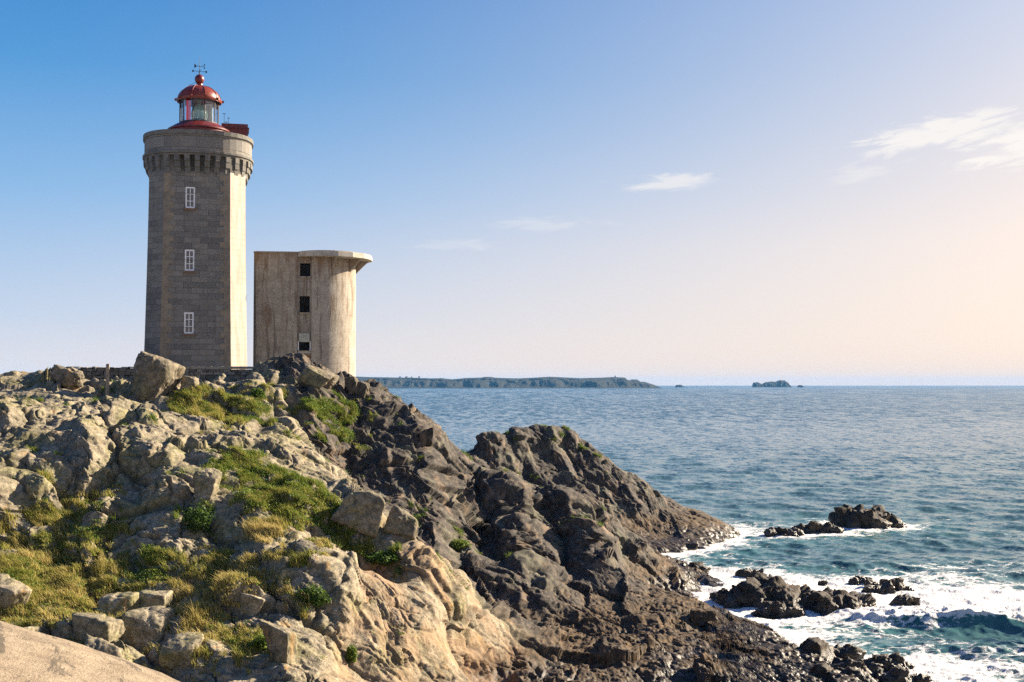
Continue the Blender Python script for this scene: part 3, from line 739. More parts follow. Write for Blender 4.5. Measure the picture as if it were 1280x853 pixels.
def vadd(a, b):
    m = n.new('ShaderNodeVectorMath', operation='ADD'); n.lk(a, m.inputs[0]); n.lk(b, m.inputs[1]); return m.outputs[0]
def band(a, b, c, d):
    return n.math('MULTIPLY', n.mr(yy, a, b), n.mr(yy, c, d, 1.0, 0.0))
w1 = vsc(facet(1.5, 1.0, 5), n.mr(yy, 60, 260, 0.95, 0.6))
w2 = vsc(facet(0.55, 0.55, 4), n.math('MULTIPLY', n.mr(yy, 110, 260), 0.95))
w3 = vsc(facet(0.20, 0.20, 4), n.math('MULTIPLY', n.mr(yy, 260, 700), 0.85))
w4 = vsc(facet(0.07, 0.08, 4, 0.05), n.math('MULTIPLY', n.mr(yy, 800, 2200), 0.8))
w5 = vsc(facet(0.016, 0.06, 4, 0.0), n.math('MULTIPLY', n.mr(yy, 2000, 6000), 0.5))
bias = n.new('ShaderNodeCombineXYZ'); n.lk(n.mr(yy, 150, 900, -0.02, -0.13), bias.inputs[1])
nsum = vadd(gN, vadd(vadd(w1, w2), vadd(vadd(w3, w4), vadd(w5, bias.outputs[0]))))
vn_ = n.new('ShaderNodeVectorMath', operation='NORMALIZE'); n.lk(nsum, vn_.inputs[0]); nb4 = vn_.outputs[0]
patch = n.noise(n.mapping(pos, (0.02, 0.05, 1)), 1.0, 5, 0.6)
body = n.mix(n.mr(patch, 0.38, 0.62), (0.045, 0.092, 0.10), (0.058, 0.115, 0.115))
body = n.mix(n.mr(sh, 0.15, 0.9, 0, 0.8), body, (0.03, 0.115, 0.11))
body = n.mix(n.math('MULTIPLY', n.attr('crest'), 0.8), body, (0.018, 0.125, 0.105))
body = n.mix(n.mr(yy, 120, 420), body, (0.052, 0.100, 0.126))
fp = n.mapping(pos, (0.7, 1.25, 1), (0, 0, 0.3))
f1 = n.noise(fp, 0.9, 10, 0.78, 1.0); f3 = n.noise(fp, 0.16, 4, 0.6, 0.5); f2 = n.voro(n.mapping(pos, (0.8, 1.4, 1), (0, 0, 0.3)), 1.1, 'DISTANCE_TO_EDGE')
web = n.mr(f2, 0.16, 0.0)
ff = n.math('ADD', fo, n.math('ADD', n.math('MULTIPLY', n.math('SUBTRACT', f1, 0.5), 2.6), n.math('ADD', n.math('MULTIPLY', n.math('SUBTRACT', f3, 0.5), 1.1), n.math('MULTIPLY', web, 0.22))))
fm = n.math('MULTIPLY', n.mr(ff, 0.46, 0.78), n.mr(fo, 0.02, 0.14))
water = n.bsdf(body, 0.16, nb4, spec=0.5); water.inputs['IOR'].default_value = 1.333
foamn = n.new('ShaderNodeBsdfPrincipled'); foamn.inputs['Base Color'].default_value = (0.66, 0.64, 0.62, 1); foamn.inputs['Roughness'].default_value = 0.7
fb = n.bump(n.noise(pos, 4.0, 6, 0.7), 1.0, 0.22); n.lk(fb, foamn.inputs['Normal'])
ms = n.new('ShaderNodeMixShader'); n.lk(fm, ms.inputs[0]); n.lk(water.outputs[0], ms.inputs[1]); n.lk(foamn.outputs[0], ms.inputs[2]); n.lk(ms.outputs[0], n.out.inputs[0])
sea = link('sea', me, n.m, kind='structure')
# ------------------------------------------------------------------ building materials
n = N('granite_masonry'); uv = n.coord('UV'); pos = n.coord('Object')
br = n.new('ShaderNodeTexBrick'); n.lk(uv, br.inputs['Vector'])
br.inputs['Scale'].default_value = 1.0; br.inputs['Brick Width'].default_value = 1.45; br.inputs['Row Height'].default_value = 0.52; br.inputs['Mortar Size'].default_value = 0.016
br.inputs['Color1'].default_value = (0.225, 0.205, 0.18, 1); br.inputs['Color2'].default_value = (0.085, 0.083, 0.082, 1); br.inputs['Mortar'].default_value = (0.055, 0.05, 0.042, 1); br.inputs['Bias'].default_value = -0.2
n2 = n.noise(pos, 0.5, 5, 0.65); n3 = n.noise(pos, 9, 5, 0.75); n4 = n.noise(n.mapping(pos, (1.6, 1.6, 0.22)), 1.0, 5, 0.65)
c = n.mix(0.8, (0.14, 0.132, 0.122), br.outputs['Color'])
c = n.mix(n.mr(n2, 0.42, 0.7, 0, 0.55), c, (0.21, 0.185, 0.155)); c = n.mix(n.mr(n4, 0.52, 0.7, 0, 0.5), c, (0.11, 0.10, 0.09))
c = n.mix(n.mr(n3, 0.5, 0.7, 0, 0.55), c, (0.07, 0.065, 0.06)); c = n.mix(n.mr(n3, 0.46, 0.3, 0, 0.4), c, (0.48, 0.44, 0.38))
n.bsdf(c, 0.9, n.bump(n.math('SUBTRACT', n3, n.math('MULTIPLY', br.outputs['Fac'], 0.8)), 0.5, 0.03), spec=0.2)
M_granite = n.m

def simple(name, col1, col2=None, scale=3.0, rough=0.6, bump=0.2, spec=0.4, metal=0.0, streak=False, dist=0.02, **k):
    n = N(name); p = n.coord('Object')
    nz = n.noise(n.mapping(p, (2, 2, 0.3)) if streak else p, scale, 6, 0.68); nf = n.noise(p, scale * 6, 4, 0.7)
    c = n.mix(n.mr(nz, 0.35, 0.65), col1, col2 or tuple(x * 0.7 for x in col1))
    n.bsdf(c, rough, n.bump(nf, bump, dist), spec=spec, metal=metal, **k); return n.m
M_quoin = simple('quoin_stone', (0.25, 0.20, 0.145), (0.16, 0.135, 0.105), 1.2, 0.9, 0.5)
M_trim = simple('carved_granite', (0.165, 0.152, 0.13), (0.10, 0.093, 0.082), 1.5, 0.9, 0.5)
n = N('white_painted_stone'); p_ = n.coord('Object'); n2 = n.noise(n.mapping(p_, (2, 2, .25)), 1.2, 7, .68, .4); n3 = n.noise(p_, 5, 6, .75); u2 = n.coord('UV')
br = n.new('ShaderNodeTexBrick'); n.lk(u2, br.inputs['Vector']); br.inputs['Scale'].default_value = 1.0; br.inputs['Brick Width'].default_value = 1.15; br.inputs['Row Height'].default_value = 0.52; br.inputs['Mortar Size'].default_value = 0.02
c = n.mix(n.mr(n2, .36, .66), (0.48, 0.41, 0.35), (0.37, 0.30, 0.24)); c = n.mix(n.mr(n3, .54, .68, 0, .55), c, (0.30, 0.25, 0.20)); c = n.mix(n.math('MULTIPLY', br.outputs['Fac'], .35), c, (.3, .25, .2))
n.bsdf(c, .8, n.bump(n.math('SUBTRACT', n3, br.outputs['Fac']), .4, .02), spec=.25); M_white = n.m
M_red = simple('red_paint', (0.15, 0.014, 0.012), (0.09, 0.011, 0.010), 1.5, 0.42, 0.1, streak=True)
M_roofred = simple('red_roof_paint', (0.20, 0.030, 0.011), (0.12, 0.016, 0.009), 1.2, 0.4, 0.1, streak=True)
M_iron = simple('dark_iron', (0.03, 0.03, 0.035), (0.05, 0.045, 0.045), 4, 0.5, 0.1, metal=0.6)
M_wframe = simple('white_frame_paint', (0.80, 0.80, 0.80), (0.70, 0.70, 0.72), 3, 0.5, 0.1)
M_stain = simple('rust_stain', (0.20, 0.11, 0.06), (0.14, 0.09, 0.06), 3, 0.9, 0.2)
n = N('window_pane'); n.bsdf((0.03, 0.04, 0.06), 0.06, spec=0.8); M_pane = n.m
n = N('lantern_glass')
tr = n.new('ShaderNodeBsdfTransparent'); gl = n.new('ShaderNodeBsdfGlossy'); gl.inputs['Roughness'].default_value = 0.03; tr.inputs[0].default_value = (0.92, 0.96, 0.98, 1)
fr = n.new('ShaderNodeFresnel'); fr.inputs[0].default_value = 1.5; mx = n.new('ShaderNodeMixShader'); n.lk(fr.outputs[0], mx.inputs[0]); n.lk(tr.outputs[0], mx.inputs[1]); n.lk(gl.outputs[0], mx.inputs[2]); n.lk(mx.outputs[0], n.out.inputs[0])
M_glass = n.m
n = N('red_glass'); tr = n.new('ShaderNodeBsdfTransparent'); tr.inputs[0].default_value = (0.85, 0.08, 0.12, 1); df = n.new('ShaderNodeBsdfGlossy'); df.inputs[0].default_value = (0.9, 0.2, 0.25, 1); df.inputs['Roughness'].default_value = .2
mx = n.new('ShaderNodeMixShader'); mx.inputs[0].default_value = 0.3; n.lk(tr.outputs[0], mx.inputs[1]); n.lk(df.outputs[0], mx.inputs[2]); n.lk(mx.outputs[0], n.out.inputs[0]); M_redglass = n.m
n = N('lens_glass'); n.bsdf((0.32, 0.44, 0.36), 0.08, spec=0.8, **{'Transmission Weight': 0.55, 'IOR': 1.3}); M_lens = n.m

# ------------------------------------------------------------------ lighthouse
LY = 115.0; lx, _, _ = at(246, 460, LY)
LROT = math.atan2(lx, LY) * -1 + math.radians(-1.5)      # faces the viewer, turned a little to the left
zL = lambda v, Y=110.6: at(245, v, Y)[2]
Z0 = 17.0
T = empty('lighthouse', (lx, LY, Z0), LROT, label='tall granite lighthouse with a red domed lantern and one white painted corner face', cat='lighthouse')
def plan(h, c):                                              # square of half width h with chamfered corners, anticlockwise from front left
    return [(-h + c, -h), (h - c, -h), (h, -h + c), (h, h - c), (h - c, h), (-h + c, h), (-h, h - c), (-h, -h + c)]
zt = zL(214) - Z0
LEV = [0, 0.25, 0.5, 0.75, 1.0]
hw = lambda z: 4.74 - 0.36 * (1 - (1 - min(z / zt, 1)) ** 1.5)   # batter, a little flared at the foot
ch = lambda z: 1.50 * hw(z) / 4.7
def uv_wall(me, faces_uv):
    uvl = me.uv_layers.new(name='UVMap'); i = 0
    for f in faces_uv:
        for p in f: uvl.data[i].uv = p; i += 1
def wall_mesh(name, side_list, mat, parent, levels, holes=None):
    """battered wall faces; side index 0 is the front. holes: (x centre, z0, z1, half width) in the front face"""
    vs = []; fs = []; uvs = []
    def q(a, b, c, d, ua, ub, uc, ud): 
        k = len(vs); vs.extend([a, b, c, d]); fs.append((k, k + 1, k + 2, k + 3)); uvs.append((ua, ub, uc, ud))
    for sidx in side_list:
        zs = sorted(set(levels + ([h[1] for h in holes] + [h[2] for h in holes] if (holes and sidx == 0) else [])))
        for z0, z1 in zip(zs[:-1], zs[1:]):
            A0, A1 = plan(hw(z0), ch(z0)), plan(hw(z1), ch(z1))
            a, b = A0[sidx], A0[(sidx + 1) % 8]; c, d = A1[(sidx + 1) % 8], A1[sidx]
            if holes and sidx == 0:
                hc = [h for h in holes if z0 >= h[1] - 1e-6 and z1 <= h[2] + 1e-6]
                xs0 = [a[0], holes[0][0] - holes[0][3], holes[0][0] + holes[0][3], b[0]]; xs1 = [d[0], xs0[1], xs0[2], c[0]]
                for i in range(3):
                    if hc and i == 1:
                        dpt = 0.35; y0, y1 = a[1], d[1]; xa, xb = xs0[1], xs0[2]
                        q((xa, y0, z0), (xa, y0 + dpt, z0), (xa, y1 + dpt, z1), (xa, y1, z1), (0, z0), (dpt, z0), (dpt, z1), (0, z1))
                        q((xb, y0 + dpt, z0), (xb, y0, z0), (xb, y1, z1), (xb, y1 + dpt, z1), (0, z0), (dpt, z0), (dpt, z1), (0, z1))
                        q((xa, y0, z0), (xb, y0, z0), (xb, y0 + dpt, z0), (xa, y0 + dpt, z0), (0, 0), (1, 0), (1, dpt), (0, dpt))
                        q((xa, y1 + dpt, z1), (xb, y1 + dpt, z1), (xb, y1, z1), (xa, y1, z1), (0, 0), (1, 0), (1, dpt), (0, dpt))
                        continue
                    q((xs0[i], a[1], z0), (xs0[i + 1], a[1], z0), (xs1[i + 1], d[1], z1), (xs1[i], d[1], z1), (xs0[i] + 20, z0), (xs0[i + 1] + 20, z0), (xs1[i + 1] + 20, z1), (xs1[i] + 20, z1))
            else:
                ln = math.hypot(b[0] - a[0], b[1] - a[1]); o = sidx * 11.3
                q((*a, z0), (*b, z0), (*c, z1), (*d, z1), (o, z0), (o + ln, z0), (o + ln, z1), (o, z1))
    me = bpy.data.meshes.new(name); me.from_pydata(vs, [], fs); uv_wall(me, uvs); me.update()
    return link(name, me, mat, parent)
lev = [zt * i / 10 for i in range(11)]
WX = -0.62; wins = [zL(v) - Z0 for v in (247, 325.5, 404)]
holes = [(WX, zc - 1.0, zc + 1.0, 0.44) for zc in wins]
wall = wall_mesh('wall', [0, 2, 3, 4, 5, 6, 7], M_granite, T, lev, holes)
white = wall_mesh('painted_wall', [1], M_white, T, lev); white['label'] = 'white painted corner face'
# corner stones, alternating long and short
for k_, dr in ((0, 1), (1, -1)):
    qb = MB(); z = 0; i = k_
    while z < zt - 0.5:
        h, c = hw(z + .2), ch(z + .2); A = plan(h, c); ln = 0.95 if i % 2 else 0.6
        x, y = A[k_]; qb.box((x + dr * ln / 2, y - 0.005, z + 0.26), (ln, 0.05, 0.522), 0, 1)
        z += 0.525; i += 1
    qb.build('quoins', M_quoin, T)
for zc in wins:
    y = -hw(zc) + 0.12
    fr = MB(); w_, h_ = 0.86, 1.96
    for sx_ in (-1, 1): fr.box((WX + sx_ * (w_ / 2 - 0.065), y, zc), (0.13, 0.12, h_))
    for sz_ in (-1, 1): fr.box((WX, y, zc + sz_ * (h_ / 2 - 0.065)), (w_ - 0.262, 0.12, 0.13))
    fr.box((WX, y, zc), (0.06, 0.10, h_ - 0.264))
    for t_ in (-0.33, 0.33): fr.box((WX, y + 0.003, zc + t_), (w_ - 0.264, 0.08, 0.055))
    f = fr.build('window', M_wframe, T)
    MB().box((WX, y + 0.05, zc), (w_ - 0.27, 0.02, h_ - 0.27)).build('pane', M_pane, f)
    MB().box((WX, -hw(zc - 1.08) - 0.06, zc - 1.10), (1.15, 0.30, 0.16)).build('sill', M_stain, f)
# corbel table under the gallery
z1 = zL(193) - Z0
hb = hw(zt)
H = (z1 - zt) / 1.25; NCB = 34
def edge(poly_h, a):                                           # distance from the axis to the tower wall in direction a
    P_ = plan(hb, ch(zt)); best = 9
    for i in range(8):
        (x1_, y1_), (x2_, y2_) = P_[i], P_[(i + 1) % 8]; nx, ny = y2_ - y1_, x1_ - x2_; l_ = math.hypot(nx, ny); nx /= l_; ny /= l_
        dn = nx * math.cos(a) + ny * math.sin(a)
        if dn > 1e-6: best = min(best, (nx * x1_ + ny * y1_) / dn)
    return best
for i in range(NCB):
    a = 2 * PI * (i + .5) / NCB; ri = edge(hb, a) - .08; ro = 5.12 / (abs(math.cos(a)) ** 2.45 + abs(math.sin(a)) ** 2.45) ** (1 / 2.45)
    cb = MB()
    for f_, za, zb in ((.34, 0.0, .424), (.66, .42, .854), (1.0, .85, 1.25)):
        r1 = ri + (ro - ri) * f_ - (0.0 if f_ < 1 else .06); rm = (ri + r1) / 2
        cb.box((rm * math.cos(a), rm * math.sin(a), zt - .15 + (za + zb) / 2 * H), (r1 - ri, .46 + .004 * (f_ > .5), (zb - za) * H), a)
    cb.build('corbel', M_trim, T)
MB().prism(plan(hb - 0.02, ch(zt)), zt - 0.01, z1 + 0.2).build('corbel_wall', M_stain if False else M_granite, T)
# gallery ledge, parapet and coping: the octagon rounds off into a ring
def rnd(h, e=2.45, k=48):
    out = []
    for i in range(k):
        a = 2 * PI * (i + .5) / k; r_ = h / (abs(math.cos(a)) ** e + abs(math.sin(a)) ** e) ** (1 / e); out.append((r_ * math.cos(a), r_ * math.sin(a)))
    return out
gl_ = MB(); ho = 5.17
gl_.prism(rnd(ho - 0.12), z1 - 0.15, z1 + 0.03); gl_.prism(rnd(ho), z1 + 0.035, z1 + 0.27); gl_.build('gallery_ledge', M_trim, T, bevel=0.03)
zc0 = zL(169) - Z0; zc1 = zL(165) - Z0; hp = 5.0
pw = MB(); outer, inner = rnd(hp), rnd(hp - 0.5); m8 = len(outer)
k_ = len(pw.v)
pw.add([(x, y, z1 + 0.274) for x, y in outer] + [(x, y, zc0) for x, y in outer] + [(x, y, zc0) for x, y in inner] + [(x, y, z1 + 0.274) for x, y in inner],
       [f for i in range(m8) for j in [(i + 1) % m8] for f in ((i, j, m8 + j, m8 + i), (m8 + i, m8 + j, 2 * m8 + j, 2 * m8 + i), (2 * m8 + i, 2 * m8 + j, 3 * m8 + j, 3 * m8 + i))])
pr = pw.build('parapet', M_granite, T)
uvl = pr.data.uv_layers.new(name='UVMap')
for p in pr.data.polygons:
    for li in p.loop_indices:
        v = pr.data.vertices[pr.data.loops[li].vertex_index].co; uvl.data[li].uv = (math.atan2(v.y, v.x) * 5.0, v.z * 0.5)
cp = MB(); o2, i2 = rnd(hp + 0.14), rnd(hp - 0.6)
cp.add([(x, y, zc0 + .004) for x, y in o2] + [(x, y, zc1 + .1) for x, y in o2] + [(x, y, zc1 + .1) for x, y in i2] + [(x, y, zc0 + .004) for x, y in i2],
       [f for i in range(m8) for j in [(i + 1) % m8] for f in ((i, j, m8 + j, m8 + i), (m8 + i, m8 + j, 2 * m8 + j, 2 * m8 + i), (2 * m8 + i, 2 * m8 + j, 3 * m8 + j, 3 * m8 + i), (3 * m8 + i, 3 * m8 + j, j, i))])
cp.build('coping', M_trim, T)
MB().prism(rnd(hp - 0.52), z1 + 0.30, z1 + 0.5).build('gallery_floor', M_trim, T)
# red upper works
zz_ = lambda v: at(248, v, LY)[2] - Z0
MB().lathe([(2.85, z1 + 0.5), (2.85, zz_(167)), (2.95, zz_(165.5)), (2.95, zz_(164)), (2.62, zz_(161.5)), (2.2, zz_(158)), (2.05, zz_(157)), (1.95, zz_(156.5))], 40).build('lantern_base', M_red, T, sm=30)
gz0, gz1 = zz_(156.5) + 0.004, zz_(124.5); R = 1.80; NS = 10
fr = MB(); gs = MB(); a0 = math.radians(-90 + 18)
ring = [(R * math.cos(a0 + 2 * PI * i / NS), R * math.sin(a0 + 2 * PI * i / NS)) for i in range(NS)]
lant = empty('lantern', (0, 0, 0)); lant.parent = T
for i in range(NS):
    x, y = ring[i]; fr.tube((x, y, gz0 + 0.12), (x, y, gz1 - 0.12), 0.055, 6)
    x2, y2 = ring[(i + 1) % NS]; gs.add([(x * .985, y * .985, gz0 + .1), (x2 * .985, y2 * .985, gz0 + .1), (x2 * .985, y2 * .985, gz1 - .1), (x * .985, y * .985, gz1 - .1)], [(0, 1, 2, 3)])
fr.lathe([(R - .12, gz0), (R + .06, gz0), (R + .06, gz0 + .12), (R - .12, gz0 + .12), (R - .12, gz0)], NS * 3, caps=False)
fr.lathe([(R - .12, gz1 - .12), (R + .06, gz1 - .12), (R + .06, gz1), (R - .12, gz1), (R - .12, gz1 - .12)], NS * 3, caps=False)
fr.build('lantern_frame', M_iron, lant)
gs.build('lantern_glass', M_glass, lant)
rp = MB(); x, y = ring[7]; x2, y2 = ring[8]
rp.box((-0.95, -1.35, (gz0 + gz1) / 2), (0.42, 0.03, gz1 - gz0 - 0.3)); rp.build('red_pane', M_redglass, lant)
MB().box((-1.42, -0.7, (gz0 + gz1) / 2), (0.5, 0.03, gz1 - gz0 - 0.3), math.radians(-60)).build('curtain', simple('blue_white_blind', (0.35, 0.48, 0.75), (0.5, 0.6, 0.8), 2, .6, .1), lant)
MB().box((0.8, 0.7, (gz0 + gz1) / 2), (1.2, 0.03, gz1 - gz0 - 0.5), math.radians(-40)).build('blind', M_wframe, lant)
MB().lathe([(0.25, gz0), (0.42, gz0 + .3), (0.72, gz0 + .5), (0.80, gz0 + .95), (0.72, gz0 + 1.35), (0.5, gz0 + 1.75), (0.2, gz0 + 2.0), (0.12, gz1 - .1)], 24).build('lens', M_lens, lant, sm=30)
dm = MB(); e0 = zz_(127.5); e1 = zz_(108)
prof = [(1.9, gz1 + .004), (2.08, e0 - .12), (2.16, e0), (2.16, e0 + .16), (1.98, e0 + .22)]
for i in range(1, 9):
    a = i / 8 * PI / 2 * 0.88; prof.append((1.98 * math.cos(a), e0 + .22 + (e1 - e0 - .22) / math.sin(PI / 2 * .88) * math.sin(a)))
dm.lathe(prof, 30)
roof = dm.build('roof', M_roofred, T, sm=35)
rb = MB()
for i in range(NS):
    a = a0 + 2 * PI * i / NS; pts = [((r + .02) * math.cos(a), (r + .02) * math.sin(a), z) for r, z in prof[4:]]
    for p, q in zip(pts[:-1], pts[1:]): rb.tube(p, q, 0.04, 5)
    rb.box((2.2 * math.cos(a), 2.2 * math.sin(a), e0 + .10), (0.22, 0.16, 0.22), a)
rb.build('roof_ribs', M_roofred, roof)
bc = zz_(99.5); MB().lathe([(0.34, e1 - .05), (0.30, bc - .45)] + [(0.06 + 0.40 * math.sin(PI * t), bc - 0.46 * math.cos(PI * t)) for t in [.08, .2, .35, .5, .65, .8, .93]] + [(0.06, bc + .5)], 20).build('ball_finial', M_red, T, sm=40)
vn = MB(); zv = lambda v: zz_(v)
vn.tube((0, 0, bc + .4), (0, 0, zv(71)), 0.035, 6, 0.012)
for a in (0, PI / 2):
    dx, dy = math.cos(a + .1) * .62, math.sin(a + .1) * .62; vn.tube((-dx, -dy, zv(89.5)), (dx, dy, zv(89.5)), 0.022, 5)
    for s_ in (-1, 1): vn.box((s_ * dx, s_ * dy, zv(89.5)), (0.16, 0.05, 0.17), a)
vn.tube((-.45, 0, zv(83)), (.45, 0, zv(83)), 0.025, 5)
vn.add([(-.25, -.02, zv(83)), (-.5, -.02, zv(83) + .22), (-.5, -.02, zv(83) - .22), (-.25, .02, zv(83)), (-.5, .02, zv(83) + .22), (-.5, .02, zv(83) - .22)], [(0, 1, 2), (5, 4, 3), (0, 3, 4, 1), (1, 4, 5, 2), (2, 5, 3, 0)])
for dz in (-.15, .15): vn.box((.45, 0, zv(83) + dz), (0.12, 0.05, 0.12))
vn.build('weather_vane', M_iron, T)
MB().tube((-.28, -.1, bc - .3), (-1.0, -.6, zv(110)), 0.02, 5).build('wire', M_iron, T)
rw = MB()                                                      # the red housing behind the right part of the parapet
rw.box((3.35, 1.2, (zc1 + zL(161.5, 116) - Z0) / 2), (2.5, 2.6, zL(161.5, 116) - Z0 - zc1 + 0.9), math.radians(0)); rw.box((3.35, 1.2, zL(161.5, 116) - Z0 + .06), (2.75, 2.85, 0.1))
rw.build('gallery_housing', M_red, T)
ah = MB()
for x_, z_ in ((2.35, 1.6), (2.75, 1.2), (2.55, .8)):
    ah.tube((x_, .4, gz0 - .2), (x_, .4, gz0 + z_ - .3), 0.02, 5); ah.tube((x_ - .14, .4, gz0 + z_ - .3), (x_ + .14, .4, gz0 + z_ - .3), 0.03, 5)
ah.build('antenna', M_iron, T)

# ------------------------------------------------------------------ concrete signal tower
n = N('weathered_concrete'); pos = n.coord('Object')
st = n.noise(n.mapping(pos, (1.2, 1.2, 0.12)), 0.9, 7, 0.62, 0.8); st2 = n.noise(n.mapping(pos, (2.2, 2.2, 0.22)), 1.1, 6, 0.62, 0.6); n2 = n.noise(pos, 0.7, 7, 0.68); n3 = n.noise(pos, 7, 6, 0.78); n6 = n.noise(pos, 2.2, 6, 0.7)
c = n.ramp(n2, [(0.30, (0.235, 0.20, 0.16)), (0.5, (0.33, 0.285, 0.23)), (0.7, (0.40, 0.355, 0.295))])
c = n.mix(n.mr(st, 0.49, 0.66, 0, 0.8), c, (0.165, 0.10, 0.062)); c = n.mix(n.mr(st2, 0.53, 0.68, 0, 0.75), c, (0.10, 0.082, 0.066))
c = n.mix(n.mr(n6, 0.56, 0.68, 0, 0.55), c, (0.15, 0.125, 0.10)); c = n.mix(n.mr(n6, 0.42, 0.32, 0, 0.5), c, (0.46, 0.41, 0.34))
zz2 = n.sep(pos)[2]
lift = n.math('ABSOLUTE', n.math('SUBTRACT', n.math('FRACT', n.math('MULTIPLY', zz2, 0.62)), 0.5)); c = n.mix(n.mr(lift, 0.035, 0.0, 0, 0.35), c, (0.13, 0.11, 0.09))   # pour lines
top = n.math('ADD', zz2, n.math('MULTIPLY', n.math('SUBTRACT', st2, 0.5), 9.0)); c = n.mix(n.mr(top, 12.5, 15.0, 0, 0.55), c, (0.20, 0.12, 0.065))
c = n.mix(n.mr(n3, 0.52, 0.66, 0, 0.6), c, (0.11, 0.092, 0.075)); c = n.mix(n.mr(n3, 0.45, 0.32, 0, 0.35), c, (0.52, 0.47, 0.40))
n.bsdf(c, 0.92, n.bump(n.math('ADD', n3, n.math('MULTIPLY', n6, .6)), 0.6, 0.03), spec=0.2); M_conc = n.m
n = N('dark_interior'); n.bsdf((0.02, 0.018, 0.016), 0.9); M_hole = n.m
M_rust = simple('rusty_door', (0.34, 0.17, 0.05), (0.20, 0.09, 0.035), 2.5, 0.85, 0.3, streak=True)
CY = 122.0; cx0, _, _ = at(383, 470, CY); CZ = 16.0
C = empty('signal_tower', (cx0, CY, CZ), math.atan2(-cx0, CY) + math.radians(-3), label='derelict stained concrete tower with one round end and an overhanging slab roof', cat='tower')
zc = lambda v, Y=118.5: at(383, v, Y)[2] - CZ
ztop = zc(318)
FYc = -4.2
def arc(cx, cy, r, a0, a1, k): return [(cx + r * math.cos(math.radians(a0 + (a1 - a0) * i / k)), cy + r * math.sin(math.radians(a0 + (a1 - a0) * i / k))) for i in range(k + 1)]
left = [(-4.95, FYc + .25), (-4.7, FYc), (-0.72, FYc)]
round_ = [(0.68, FYc)] + arc(0.75, 0, 4.2, -90, 90, 40)[0:] + [(-4.95, 4.2)]
pts = left + [(-0.72, FYc + .38), (0.68, FYc + .38)] + round_
vs = [(x, y, 0) for x, y in pts] + [(x, y, ztop) for x, y in pts]; m_ = len(pts)
fs = [(i, (i + 1) % m_, m_ + (i + 1) % m_, m_ + i) for i in range(m_) if i != 3]
# channel wall with three openings
op = [(zc(346), zc(329.5), -.5, .52), (zc(391), zc(370.5), -.52, .48), (zc(438.5), zc(428), -.6, .55)]
yb = FYc + .38; zs = [0] + sorted(sum([[a, b] for a, b, _, _ in op], [])) + [ztop]
body = MB(); body.add(vs, fs + [tuple(range(m_, 2 * m_))])
for za, zb in zip(zs[:-1], zs[1:]):
    h = [o for o in op if abs(o[0] - za) < 1e-6]
    xs = [-.72, .68] if not h else [-.72, h[0][2], h[0][3], .68]
    for i in range(len(xs) - 1):
        if h and i == 1:
            x0_, x1_ = xs[1], xs[2]; d_ = .9
            body.add([(x0_, yb, za), (x1_, yb, za), (x1_, yb, zb), (x0_, yb, zb), (x0_, yb + d_, za), (x1_, yb + d_, za), (x1_, yb + d_, zb), (x0_, yb + d_, zb)], [(0, 4, 7, 3), (5, 1, 2, 6), (0, 1, 5, 4), (7, 6, 2, 3)])
        else: body.add([(xs[i], yb, za), (xs[i + 1], yb, za), (xs[i + 1], yb, zb), (xs[i], yb, zb)], [(0, 1, 2, 3)])
body.build('wall', M_conc, C, sm=28)
for i, (za, zb, xa, xb) in enumerate(op):
    w_ = MB(); w_.box(((xa + xb) / 2, yb + .8, (za + zb) / 2), (xb - xa - .01, .04, zb - za - .01)); ow = w_.build('window', M_hole, C)
    MB().box(((xa + xb) / 2, yb - .06, za - .07), (xb - xa + .1, .26, .12)).build('sill', M_conc, ow)
MB().box((-.02, yb - .12, zc(422.5)), (1.05, .2, .85)).build('shutter', simple('grey_green_panel', (.38, .38, .32), (.28, .29, .25), 2, .7, .2), C)
fr = MB()
for s_ in (-1, 1): fr.box((-.02 + s_ * .58, yb - .06, zc(433)), (.1, .14, 1.0))
fr.box((-.02, yb - .06, zc(438.8) - .12), (1.26, .14, .1)); fr.build('window_frame', M_wframe, C)
MB().box((-.02, yb - .05, zc(441) - 1.9), (1.15, .08, 3.3)).build('door_panel', M_rust, C)
# roof slab with its overhang
M_slab = simple('pale_concrete', (.44, .40, .33), (.30, .26, .21), .8, .9, .4)
cap = MB(); ca = [(2.05 + 4.6 * math.cos(2 * PI * i / 18 + .1), -0.55 + 4.6 * math.sin(2 * PI * i / 18 + .1)) for i in range(18)]
cb2 = [(2.0 + (x - 2.0) * .985, -.55 + (y + .55) * .985) for x, y in ca]
cap.prism(ca, ztop - .32, ztop + .20, cb2); rs = cap.build('roof_slab', M_slab, C, bevel=0.03)
MB().lathe([(3.4, ztop + .202), (3.3, ztop + .40), (1.5, ztop + .55), (.3, ztop + .58)], 24, (2.05, -.55)).build('roof_dome', M_conc, C)
MB().prism([(-4.98, FYc + .2), (-4.7, FYc - .05), (-0.6, FYc - .05), (-0.6, 4.2), (-4.98, 4.2)], ztop + .004, ztop + .17).build('roof_edge', M_conc, C)
for a_ in (-62, -30, 0, 30):
    a = math.radians(a_); b_ = MB(); ca_, sa_ = math.cos(a), math.sin(a)
    px_ = lambda r, w: (0.75 + r * ca_ - w * sa_, r * sa_ + w * ca_)
    vs = [(*px_(4.1, s_ * .12), ztop - 1.7) for s_ in (-1, 1)] + [(*px_(4.1, s_ * .12), ztop - .325) for s_ in (-1, 1)] + [(*px_(5.0 if a_ < -50 else 5.45, s_ * .12), ztop - .325) for s_ in (-1, 1)]
    b_.add(vs, [(0, 2, 4), (1, 5, 3), (0, 1, 3, 2), (2, 3, 5, 4), (4, 5, 1, 0)]); b_.build('bracket', M_conc, C)

